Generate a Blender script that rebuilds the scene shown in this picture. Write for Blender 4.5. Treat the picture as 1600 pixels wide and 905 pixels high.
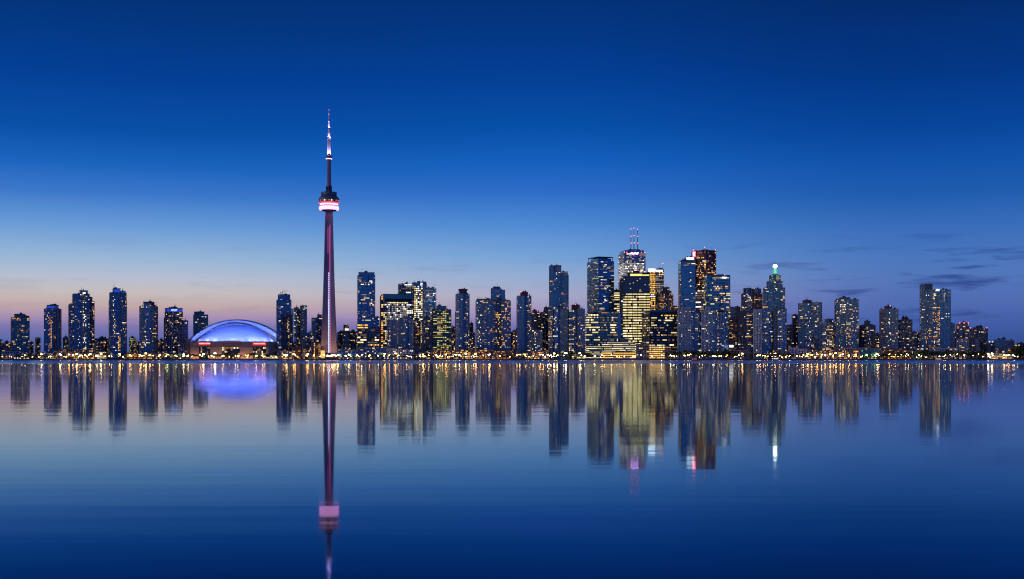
import bpy, bmesh, math, random
from math import sin, cos, pi, radians, sqrt, atan2, asin, tan

# ------------------------------------------------------------------ scene, camera, sky, sun
for o in list(bpy.data.objects):
    bpy.data.objects.remove(o)
scene = bpy.context.scene
col = scene.collection
FPX = 1815.0          # focal length in pixels of the 1600 px wide photograph
HOR = 556.0           # horizon row in the photograph
CAMZ = 8.6            # eye height above the lake, metres
GZ = 2.0              # quay level

cam_d = bpy.data.cameras.new('camera')
cam = bpy.data.objects.new('camera', cam_d)
col.objects.link(cam)
cam.location = (0, 0, CAMZ)
cam.rotation_euler = (radians(90), 0, 0)
cam_d.sensor_width = 36.0
cam_d.lens = 36.0 * FPX / 1600.0
cam_d.shift_y = (HOR - 452.5) / 1600.0
cam_d.clip_start = 0.5
cam_d.clip_end = 90000
scene.camera = cam

scene.view_settings.view_transform = 'Standard'
scene.view_settings.look = 'None'
scene.view_settings.exposure = 0.0
scene.view_settings.gamma = 1.0
scene.render.engine = 'CYCLES'
scene.cycles.use_denoising = True
scene.cycles.use_adaptive_sampling = False
scene.cycles.max_bounces = 5
scene.cycles.diffuse_bounces = 2
scene.cycles.glossy_bounces = 3
scene.cycles.caustics_reflective = True
scene.cycles.sample_clamp_indirect = 25.0
scene.cycles.filter_width = 1.2


def lin(c):
    return tuple((v / 255 / 12.92) if v / 255 <= .04045 else ((v / 255 + .055) / 1.055) ** 2.4 for v in c)


world = bpy.data.worlds.new('World')
scene.world = world
world.use_nodes = True
wt = world.node_tree
wt.nodes.clear()


def wn(t, **k):
    n = wt.nodes.new(t)
    for a, b in k.items():
        setattr(n, a, b)
    return n


def wmath(op, a, b=None, c=None, clamp=False):
    n = wn('ShaderNodeMath', operation=op, use_clamp=clamp)
    for i, v in enumerate((a, b, c)):
        if v is None:
            continue
        if isinstance(v, (int, float)):
            n.inputs[i].default_value = v
        else:
            wt.links.new(v, n.inputs[i])
    return n.outputs[0]


tc = wn('ShaderNodeTexCoord')
sep = wn('ShaderNodeSeparateXYZ')
wt.links.new(tc.outputs['Generated'], sep.inputs[0])
dx, dy, dz = sep.outputs
# elevation as the photograph's own rows would have it straight ahead: tan(elevation)
hyp = wmath('SQRT', wmath('ADD', wmath('MULTIPLY', dx, dx), wmath('MULTIPLY', dy, dy)))
tel = wmath('DIVIDE', dz, wmath('MAXIMUM', hyp, 1e-4))
EMAX = 0.36
elv = wmath('DIVIDE', wmath('ABSOLUTE', tel), EMAX, clamp=True)
side = wmath('DIVIDE', dx, wmath('MAXIMUM', hyp, 1e-4))     # -1 west ... +1 east
SKY = {
    'L': [(556, (70, 86, 156)), (532, (88, 104, 170)), (510, (124, 118, 174)), (494, (168, 144, 178)), (477, (194, 168, 168)),
          (456, (198, 188, 188)), (432, (182, 190, 208)), (402, (152, 182, 214)), (350, (104, 154, 214)), (300, (60, 120, 202)),
          (255, (28, 100, 190)), (200, (10, 80, 168)), (110, (4, 63, 148)), (0, (4, 52, 122))],
    'C': [(556, (74, 88, 156)), (535, (84, 98, 166)), (510, (114, 114, 178)), (488, (156, 146, 194)), (462, (166, 168, 200)),
          (430, (142, 170, 210)), (400, (114, 160, 214)), (350, (76, 136, 210)), (300, (46, 108, 200)), (255, (22, 97, 190)),
          (200, (8, 80, 170)), (110, (4, 62, 147)), (0, (4, 50, 120))],
    'R': [(556, (44, 68, 138)), (535, (54, 80, 150)), (510, (66, 92, 164)), (470, (80, 108, 178)), (430, (82, 118, 186)),
          (400, (74, 118, 188)), (350, (56, 108, 186)), (300, (31, 92, 173)), (255, (19, 84, 172)), (200, (8, 70, 156)),
          (110, (4, 55, 134)), (0, (4, 45, 110))],
}
ramps = {}
for k, st in SKY.items():
    r = wn('ShaderNodeValToRGB')
    r.color_ramp.interpolation = 'EASE' if False else 'LINEAR'
    off_axis = 1.0 if k == 'C' else 0.935      # rows away from the picture's middle stand at a lower elevation
    pts = [((HOR - y) * off_axis / FPX / EMAX, c) for y, c in st] + [(1.0, (3, 42, 108))]
    el = r.color_ramp.elements
    el[0].position = pts[0][0]
    el[0].color = (*lin(pts[0][1]), 1)
    el[1].position = pts[-1][0]
    el[1].color = (*lin(pts[-1][1]), 1)
    for p, c in pts[1:-1]:
        e = el.new(p)
        e.color = (*lin(c), 1)
    wt.links.new(elv, r.inputs[0])
    ramps[k] = r.outputs[0]


def wmix(f, a, b):
    n = wn('ShaderNodeMix', data_type='RGBA', clamp_factor=True)
    if isinstance(f, (int, float)):
        n.inputs[0].default_value = f
    else:
        wt.links.new(f, n.inputs[0])
    for i, v in ((6, a), (7, b)):
        if isinstance(v, tuple):
            n.inputs[i].default_value = v
        else:
            wt.links.new(v, n.inputs[i])
    return n.outputs[2]


def wrange(v, a, b):
    n = wn('ShaderNodeMapRange', interpolation_type='SMOOTHSTEP')
    wt.links.new(v, n.inputs[0])
    n.inputs[1].default_value = a
    n.inputs[2].default_value = b
    return n.outputs[0]


sky = wmix(wrange(side, -0.30, 0.10), ramps['L'], ramps['C'])
sky = wmix(wrange(side, 0.0, 0.34), sky, ramps['R'])
# thin dusk stratus low over the horizon
comb = wn('ShaderNodeCombineXYZ')
wt.links.new(wmath('ADD', wmath('MULTIPLY', side, 15.0), 3.3), comb.inputs[0])
wt.links.new(wmath('MULTIPLY', tel, 115.0), comb.inputs[1])
wt.links.new(wmath('MULTIPLY', dy, 5.0), comb.inputs[2])
nz = wn('ShaderNodeTexNoise')
nz.inputs['Scale'].default_value = 1.0
nz.inputs['Detail'].default_value = 5.0
nz.inputs['Roughness'].default_value = 0.55
wt.links.new(comb.outputs[0], nz.inputs['Vector'])
cl = wrange(nz.outputs[0], 0.54, 0.70)
fade = wmath('MULTIPLY', wrange(tel, 0.006, 0.03), wmath('SUBTRACT', 1.0, wrange(tel, 0.075, 0.110)))
east = wmath('ADD', 0.10, wmath('MULTIPLY', wrange(side, 0.05, 0.40), 0.74))
cl = wmath('MULTIPLY', wmath('MULTIPLY', cl, fade), east)
sky = wmix(cl, sky, (*lin((44, 66, 138)), 1))
bg = wn('ShaderNodeBackground')
wt.links.new(sky, bg.inputs[0])
bg.inputs[1].default_value = 1.0
wo = wn('ShaderNodeOutputWorld')
wt.links.new(bg.outputs[0], wo.inputs[0])

# the last glow of the sun, just set on the left (west)
sl = bpy.data.lights.new('afterglow_sun', 'SUN')
sl.energy = 0.50
sl.angle = radians(30)
sl.color = (0.95, 0.70, 0.76)
so = bpy.data.objects.new('afterglow_sun', sl)
col.objects.link(so)
so.rotation_euler = (radians(86), 0, radians(-72))

# ------------------------------------------------------------------ materials
MATS = {}


def newmat(name):
    m = bpy.data.materials.new(name)
    m.use_nodes = True
    MATS[name] = m
    nt = m.node_tree
    return m, nt, nt.nodes['Principled BSDF']


def solid(name, c, rough=.6, metal=0.0, var=.25, scale=.08, ior=1.45, spec=.5):
    m, nt, b = newmat(name)
    b.inputs['Roughness'].default_value = rough
    b.inputs['Metallic'].default_value = metal
    b.inputs['IOR'].default_value = ior
    b.inputs['Specular IOR Level'].default_value = spec
    t = nt.nodes.new('ShaderNodeTexCoord')
    n = nt.nodes.new('ShaderNodeTexNoise')
    n.inputs['Scale'].default_value = scale
    n.inputs['Detail'].default_value = 4
    nt.links.new(t.outputs['Object'], n.inputs['Vector'])
    mx = nt.nodes.new('ShaderNodeMix')
    mx.data_type = 'RGBA'
    mx.inputs[6].default_value = (*[v * (1 - var) for v in c], 1)
    mx.inputs[7].default_value = (*[min(1, v * (1 + var)) for v in c], 1)
    nt.links.new(n.outputs[0], mx.inputs[0])
    nt.links.new(mx.outputs[2], b.inputs['Base Color'])
    return m


def glow(name, c, strength, sample=False):
    m, nt, b = newmat(name)
    b.inputs['Base Color'].default_value = (.05, .05, .05, 1)
    b.inputs['Emission Color'].default_value = (*c, 1)
    b.inputs['Emission Strength'].default_value = strength
    m.cycles.emission_sampling = 'AUTO' if sample else 'NONE'
    return m


solid('glass', (.05, .15, .25), .12, .75, .35, .05)
solid('glass_teal', (.04, .17, .22), .12, .75, .35, .05)
solid('glass_dark', (.03, .055, .10), .14, .6, .3, .05)
solid('glass_blue', (.04, .17, .35), .10, .8, .3, .05)
solid('glass_brown', (.12, .045, .06), .18, .5, .3, .05)
solid('pane_pale', (.12, .22, .34), .15, .7, .2, .2)
solid('pane_dim', (.012, .02, .045), .2, .5, .2, .2)
solid('concrete', (.36, .35, .32), .8)
solid('concrete_dark', (.14, .14, .14), .8)
solid('concrete_pale', (.52, .51, .52), .75)
solid('concrete_pink', (.38, .29, .29), .8)
solid('brick_brown', (.20, .13, .115), .85)
solid('red_granite', (.26, .06, .07), .4)
solid('panel_white', (.76, .75, .75), .5)
solid('panel_blue', (.16, .23, .30), .45)
solid('panel_black', (.012, .014, .02), .35)
solid('metal_dark', (.05, .055, .07), .45, .6)
solid('metal_grey', (.25, .26, .29), .45, .5)
solid('metal_white', (.6, .6, .63), .45)
solid('metal_red', (.35, .03, .03), .5)
solid('roofing', (.05, .05, .06), .9)
solid('roof_blue', (.05, .11, .18), .6)
solid('beige', (.55, .40, .32), .8)
solid('copper_green', (.09, .30, .22), .6)
solid('dome_membrane', (.72, .72, .74), .55, 0, .06, .02)
solid('tower_concrete', (.46, .33, .42), .8, 0, .2, .03)
solid('bark', (.045, .035, .025), .9)
solid('quay_stone', (.13, .12, .12), .85, 0, .3, .3)
solid('paving', (.12, .11, .11), .9, 0, .3, .05)
solid('earth', (.04, .045, .05), .95, 0, .3, .01)
solid('hill_green', (.02, .035, .05), .95)
solid('boat_paint', (.6, .6, .62), .35)
solid('boat_red', (.55, .03, .04), .35)

LIT = [('lit_orange', (1.0, .34, .05), 1.4), ('lit_amber', (1.0, .52, .12), 1.3), ('lit_warm', (1.0, .66, .24), 1.6),
       ('lit_pale', (1.0, .82, .46), 1.9), ('lit_white', (.92, .96, 1.0), 1.8), ('lit_green', (.80, .88, .22), .8),
       ('lit_dim', (1.0, .54, .20), .42), ('lit_faint', (.95, .62, .34), .16), ('lit_blue', (.30, .52, 1.0), .9),
       ('lit_cream', (1.0, .82, .34), .95), ('lit_gold', (1.0, .54, .07), 1.5), ('lit_teal', (.45, .85, .80), .4), ('lit_soft', (1.0, .90, .84), .38)]
LIDX = {n: i for i, (n, c, s) in enumerate(LIT)}
for n, c, s in LIT:
    glow(n, c, s)
NL = len(LIT)
PANE_X = ['pane_pale', 'pane_dim']
LITMATS = [MATS[n] for n, _, _ in LIT] + [MATS[n] for n in PANE_X]
PAL = {
    'warm': [('lit_orange', 2), ('lit_amber', 4), ('lit_warm', 5), ('lit_pale', 3), ('lit_dim', 12), ('lit_faint', 16), ('lit_white', .6)],
    'mixed': [('lit_amber', 3), ('lit_warm', 4), ('lit_pale', 4), ('lit_white', 1.6), ('lit_dim', 9), ('lit_faint', 14), ('lit_teal', 1.2)],
    'cool': [('lit_white', 1.5), ('lit_pale', 2), ('lit_soft', 5), ('lit_dim', 5), ('lit_faint', 8), ('lit_blue', 1.0)],
    'rows': [('lit_white', 1.2), ('lit_pale', 1.2), ('lit_soft', 7), ('lit_faint', 1.2)],
    'office': [('lit_cream', 4), ('lit_pale', 1.5), ('lit_dim', 5), ('lit_faint', 6), ('lit_green', 1)],
    'green': [('lit_green', 6), ('lit_cream', 3), ('lit_dim', 2), ('lit_faint', 2)],
    'gold': [('lit_gold', 6), ('lit_amber', 3), ('lit_warm', 2), ('lit_dim', 2)],
    'orange': [('lit_orange', 5), ('lit_amber', 4), ('lit_warm', 2), ('lit_dim', 4)],
    'white': [('lit_white', 3), ('lit_pale', 3), ('lit_dim', 2), ('lit_faint', 2)],
    'cream': [('lit_cream', 6), ('lit_pale', 2)],
    'blue': [('lit_blue', 6), ('lit_white', 1)],
}
for k, v in PAL.items():
    PAL[k] = ([LIDX[n] for n, w in v], [w for n, w in v])


glow('pod_glow_white', (1.0, .62, .90), 1.7)  # tower pod rings: floodlit surfaces, given their light as emission
glow('radome_glow', (1.0, .26, .62), 3.5)
glow('pod_glow_red', (1.0, .06, .16), 1.6)
glow('led_pink', (1.0, .16, .60), 1.15, True)
glow('led_cyan', (.50, .72, 1.0), 2.2)
glow('beacon_red', (1.0, .10, .15), 10.0)
glow('sign_red', (1.0, .05, .05), .8)
glow('sign_letters', (1.0, .72, .70), 2.6)
glow('sign_white', (.9, .95, 1.0), 4.0)
glow('sign_blue', (.42, .58, 1.0), 2.2)
glow('sign_lilac', (1.0, .42, 1.0), 11.0)
glow('emblem_red', (1.0, .04, .09), 9.0)
glow('crown_blue', (.03, .10, .85), .55)
glow('crown_white', (.78, .90, 1.0), 5.5)
glow('crown_yellow', (1.0, .85, .22), 1.3)
glow('lantern_white', (1.0, 1.0, .92), 14.0)
glow('lantern_green', (.14, .85, .45), 1.0)
glow('flood_lens', (.75, .85, 1.0), 6.0)
LAMPC = {'sodium': ((1.0, .40, .08), 70), 'warm': ((1.0, .62, .24), 70), 'white': ((1.0, .90, .74), 60), 'green': ((.55, 1.0, .35), 30)}
for k, (c, s) in LAMPC.items():
    glow('lamp_' + k, c, s, True)

# foliage: leaf green drawn at random for each crown
m, nt, b = newmat('foliage')
oi = nt.nodes.new('ShaderNodeObjectInfo')
rp = nt.nodes.new('ShaderNodeValToRGB')
rp.color_ramp.elements[0].color = (.045, .080, .025, 1)
rp.color_ramp.elements[1].color = (.095, .135, .040, 1)
nt.links.new(oi.outputs['Random'], rp.inputs[0])
nt.links.new(rp.outputs[0], b.inputs['Base Color'])
b.inputs['Roughness'].default_value = .7

# lake: dark body under a smooth, lightly ruffled skin
m, nt, b = newmat('lake_water')
geo = nt.nodes.new('ShaderNodeNewGeometry')


def nnoise(scale, detail, vec_scale, rough=.5):
    mp = nt.nodes.new('ShaderNodeMapping')
    mp.inputs['Scale'].default_value = vec_scale
    nt.links.new(geo.outputs['Position'], mp.inputs['Vector'])
    n = nt.nodes.new('ShaderNodeTexNoise')
    n.inputs['Scale'].default_value = scale
    n.inputs['Detail'].default_value = detail
    n.inputs['Roughness'].default_value = rough
    nt.links.new(mp.outputs[0], n.inputs['Vector'])
    return n.outputs[0]


def nmap(v, a, b2, c, d):
    n = nt.nodes.new('ShaderNodeMapRange')
    n.interpolation_type = 'SMOOTHSTEP'
    nt.links.new(v, n.inputs[0])
    for i, x in enumerate((a, b2, c, d)):
        n.inputs[i + 1].default_value = x
    return n.outputs[0]


def nmath(op, a, b2):
    n = nt.nodes.new('ShaderNodeMath')
    n.operation = op
    for i, x in enumerate((a, b2)):
        if isinstance(x, (int, float)):
            n.inputs[i].default_value = x
        else:
            nt.links.new(x, n.inputs[i])
    return n.outputs[0]


sp = nt.nodes.new('ShaderNodeSeparateXYZ')
nt.links.new(geo.outputs['Position'], sp.inputs[0])
# cat's-paws: long wind lanes of rougher water, and a breeze along the far quay
lanes = nmap(nnoise(1.0, 3, (.0012, .012, 1)), .48, .68, .046, .074)
far = nmap(nmath('ADD', sp.outputs[1], nmath('MULTIPLY', nnoise(1.0, 3, (.004, .004, 1)), 260)), 1330, 1520, 0.0, .20)
mid = nmap(sp.outputs[1], 180, 800, 0.0, .018)
rough = nmath('ADD', nmath('ADD', lanes, mid), far)
bp = nt.nodes.new('ShaderNodeBump')
bp.inputs['Strength'].default_value = 1.0
bp.inputs['Distance'].default_value = 1.0
hgt = nmath('ADD', nmath('MULTIPLY', nnoise(1.0, 2, (.10, .32, 1)), .004), nmath('MULTIPLY', nnoise(1.0, 2, (.006, .14, 1)), .017))
nt.links.new(hgt, bp.inputs['Height'])
gl = nt.nodes.new('ShaderNodeBsdfGlossy')
gl.distribution = 'GGX'
nt.links.new(rough, gl.inputs['Roughness'])
nt.links.new(bp.outputs[0], gl.inputs['Normal'])
# Fresnel reflection, the red end losing strength fastest away from grazing (blue-green lake water)
cmb = nt.nodes.new('ShaderNodeCombineColor')
for i_, n_ in enumerate((1.068, 1.125, 1.20)):
    fr_ = nt.nodes.new('ShaderNodeFresnel')
    fr_.inputs['IOR'].default_value = n_
    nt.links.new(fr_.outputs[0], cmb.inputs[i_])
nt.links.new(cmb.outputs[0], gl.inputs['Color'])
df_ = nt.nodes.new('ShaderNodeBsdfDiffuse')
df_.inputs['Color'].default_value = (*lin((2, 20, 38)), 1)
ad = nt.nodes.new('ShaderNodeAddShader')
nt.links.new(gl.outputs[0], ad.inputs[0])
nt.links.new(df_.outputs[0], ad.inputs[1])
nt.links.new(ad.outputs[0], nt.nodes['Material Output'].inputs['Surface'])
nt.nodes.remove(b)


# ------------------------------------------------------------------ geometry helpers
class MB:
    def __init__(s):
        s.v, s.f, s.m = [], [], []

    def quad(s, a, b, c, d, m=0):
        i = len(s.v)
        s.v += [a, b, c, d]
        s.f.append((i, i + 1, i + 2, i + 3))
        s.m.append(m)

    def prism(s, poly, z0, z1, m=0, bottom=False, top=True, poly2=None):
        n = len(poly)
        p2 = poly2 or poly
        i = len(s.v)
        s.v += [(x, y, z0) for x, y in poly] + [(x, y, z1) for x, y in p2]
        for k in range(n):
            j = (k + 1) % n
            s.f.append((i + k, i + j, i + n + j, i + n + k))
            s.m.append(m)
        if top:
            s.f.append(tuple(range(i + n, i + 2 * n)))
            s.m.append(m)
        if bottom:
            s.f.append(tuple(range(i + n - 1, i - 1, -1)))
            s.m.append(m)

    def box(s, x0, x1, y0, y1, z0, z1, m=0):
        s.prism([(x0, y0), (x1, y0), (x1, y1), (x0, y1)], z0, z1, m, True)

    def tube(s, p, q, r0, r1=None, n=6, m=0, cap=True):
        r1 = r0 if r1 is None else r1
        d = [q[i] - p[i] for i in range(3)]
        L = sqrt(sum(x * x for x in d)) or 1
        d = [x / L for x in d]
        up = (0, 0, 1) if abs(d[2]) < .9 else (1, 0, 0)
        a = (d[1] * up[2] - d[2] * up[1], d[2] * up[0] - d[0] * up[2], d[0] * up[1] - d[1] * up[0])
        la = sqrt(sum(x * x for x in a))
        a = [x / la for x in a]
        b = (d[1] * a[2] - d[2] * a[1], d[2] * a[0] - d[0] * a[2], d[0] * a[1] - d[1] * a[0])
        i = len(s.v)
        for c, r in ((p, r0), (q, r1)):
            for k in range(n):
                t = 2 * pi * k / n
                s.v.append(tuple(c[j] + r * (cos(t) * a[j] + sin(t) * b[j]) for j in range(3)))
        for k in range(n):
            j = (k + 1) % n
            s.f.append((i + j, i + k, i + n + k, i + n + j))
            s.m.append(m)
        if cap:
            s.f.append(tuple(range(i + n, i + 2 * n))[::-1])
            s.m.append(m)
            s.f.append(tuple(range(i, i + n)))
            s.m.append(m)

    def lathe(s, prof, n=32, cx=0, cy=0, m=0):
        i = len(s.v)
        for r, z in prof:
            for k in range(n):
                t = 2 * pi * k / n
                s.v.append((cx + r * cos(t), cy + r * sin(t), z))
        for a in range(len(prof) - 1):
            for k in range(n):
                j = (k + 1) % n
                s.f.append((i + a * n + k, i + a * n + j, i + (a + 1) * n + j, i + (a + 1) * n + k))
                s.m.append(m)

    def ball(s, c, r, m=0, nu=8, nv=5):
        s_prof = [(max(.001, r * sin(pi * k / nv)), c[2] - r * cos(pi * k / nv)) for k in range(nv + 1)]
        s.lathe(s_prof, nu, c[0], c[1], m)

    def build(s, name, mats, parent=None, smooth=False, kind=None):
        me = bpy.data.meshes.new(name)
        me.from_pydata(s.v, [], s.f)
        if not isinstance(mats, (list, tuple)):
            mats = [mats]
        for x in mats:
            me.materials.append(MATS[x] if isinstance(x, str) else x)
        if any(s.m):
            me.polygons.foreach_set('material_index', s.m)
        if smooth:
            me.polygons.foreach_set('use_smooth', [True] * len(me.polygons))
        me.update()
        return link(name, me, parent, kind)


def link(name, me, parent=None, kind=None):
    o = bpy.data.objects.new(name, me)
    col.objects.link(o)
    if parent is not None:
        o.parent = parent
    if kind:
        o['kind'] = kind
    return o


def empty(name, loc, rz=0.0):
    o = bpy.data.objects.new(name, None)
    o.empty_display_size = 2
    col.objects.link(o)
    o.location = loc
    o.rotation_euler = (0, 0, rz)
    return o


def tag(o, label, cat, group=None):
    o['label'] = label
    o['category'] = cat
    if group:
        o['group'] = group
    return o


def copy_tree(o, parent=None):
    c = o.copy()
    col.objects.link(c)
    c.parent = parent
    for ch in [x for x in bpy.data.objects if x.parent == o]:
        copy_tree(ch, c)
    return c


def PX(px, Y):
    return (px - 800.0) / FPX * Y


def PZ(py, Y):
    return CAMZ + (HOR - py) / FPX * Y


# ------------------------------------------------------------------ setting: lake, land, quay
SHORE = 2230.0
mb = MB()
mb.quad((-30000, -3000, 0), (30000, -3000, 0), (30000, SHORE + 6, 0), (-30000, SHORE + 6, 0))
o = mb.build('lake_water', 'lake_water')
o['kind'] = 'structure'
mb = MB()
mb.quad((-40000, SHORE + 2, GZ), (40000, SHORE + 2, GZ), (40000, 60000, GZ), (-40000, 60000, GZ))
o = mb.build('ground', 'earth')
o['kind'] = 'structure'
mb = MB()
rq = random.Random(4)
x = -1500.0
while x < 1500:
    w = rq.uniform(18, 60)
    j = rq.uniform(-1.5, 1.5)
    mb.box(x, x + w, SHORE - 3 + j, SHORE + 8, -1.5, GZ + rq.uniform(-.25, .35))
    x += w
o = mb.build('quay_wall', 'quay_stone')
o['kind'] = 'structure'
mb = MB()
mb.quad((-1500, SHORE + 8, GZ + .4), (1500, SHORE + 8, GZ + .4), (1500, SHORE + 34, GZ + .4), (-1500, SHORE + 34, GZ + .4))
o = mb.build('promenade', 'paving')
o['kind'] = 'structure'

# ------------------------------------------------------------------ building kit
DEF = dict(fh=3.2, bw=2.4, slab=(.42, .45), pier=(1.0, .50, 3), wall='concrete', glass='glass', lit=.14, mode='unit', pal='warm', pane=.26)


def style(**k):
    d = dict(DEF)
    d.update(k)
    return d


ST = {
    'condo': style(),
    'condo_teal': style(glass='glass_teal', pal='mixed', lit=.11),
    'condo_dark': style(glass='glass_dark', wall='concrete_dark', lit=.10),
    'condo_blue': style(glass='glass_blue', wall='panel_blue', lit=.09, pal='mixed'),
    'condo_pale': style(wall='concrete_pale', pier=(.8, .5, 2), slab=(.5, .3), lit=.11, pal='mixed'),
    'condo_white': style(wall='panel_white', pier=(1.5, .7, 2), slab=(.6, .35), lit=.12, pal='mixed', bw=2.8),
    'condo_pink': style(wall='concrete_pink', pier=(.9, .4, 2), slab=(.7, .3), lit=.10, glass='glass_dark'),
    'balcony': style(wall='concrete_pale', slab=(.55, 1.3), pier=(.5, .2, 4), lit=.10, pal='mixed'),
    'brown': style(wall='brick_brown', glass='glass_brown', pier=(1.1, .3, 1), slab=(1.1, .25), lit=.10),
    'glass_tower': style(fh=3.6, bw=3.0, slab=(.35, .08), pier=(.25, .12, 2), wall='panel_blue', glass='glass_blue', lit=.08, mode='floor', pal='office'),
    'band': style(fh=5.2, bw=3.0, slab=(2.2, .3), pier=(.3, .15, 4), wall='concrete_dark', glass='glass_dark', lit=.4, mode='floor', pal='office'),
    'band_bright': style(fh=5.7, bw=3.4, slab=(2.5, .35), pier=(1.1, .45, 3), wall='panel_black', glass='glass_dark', lit=.92, mode='floor', pal='cream'),
    'grid': style(fh=4.3, bw=3.6, slab=(1.5, .35), pier=(1.0, .45, 1), wall='concrete_dark', glass='glass_dark', lit=.5, mode='floor', pal='office'),
    'plain': style(fh=60, bw=60, slab=None, pier=None, lit=0, wall='panel_blue', glass='panel_blue', pane=0),
    'plain_dark': style(fh=60, bw=60, slab=None, pier=None, lit=0, wall='concrete_dark', glass='concrete_dark', pane=0),
    'plain_pale': style(fh=60, bw=60, slab=None, pier=None, lit=0, wall='concrete', glass='concrete', pane=0),
}


def offset_poly(poly, d):
    n = len(poly)
    out = []
    for i in range(n):
        p0, p1, p2 = poly[i - 1], poly[i], poly[(i + 1) % n]
        e1 = (p1[0] - p0[0], p1[1] - p0[1])
        e2 = (p2[0] - p1[0], p2[1] - p1[1])
        l1 = sqrt(e1[0] ** 2 + e1[1] ** 2) or 1
        l2 = sqrt(e2[0] ** 2 + e2[1] ** 2) or 1
        n1 = (e1[1] / l1, -e1[0] / l1)
        n2 = (e2[1] / l2, -e2[0] / l2)
        k = 1 + n1[0] * n2[0] + n1[1] * n2[1]
        k = max(k, .3)
        out.append((p1[0] + d * (n1[0] + n2[0]) / k, p1[1] + d * (n1[1] + n2[1]) / k))
    return out


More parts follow.
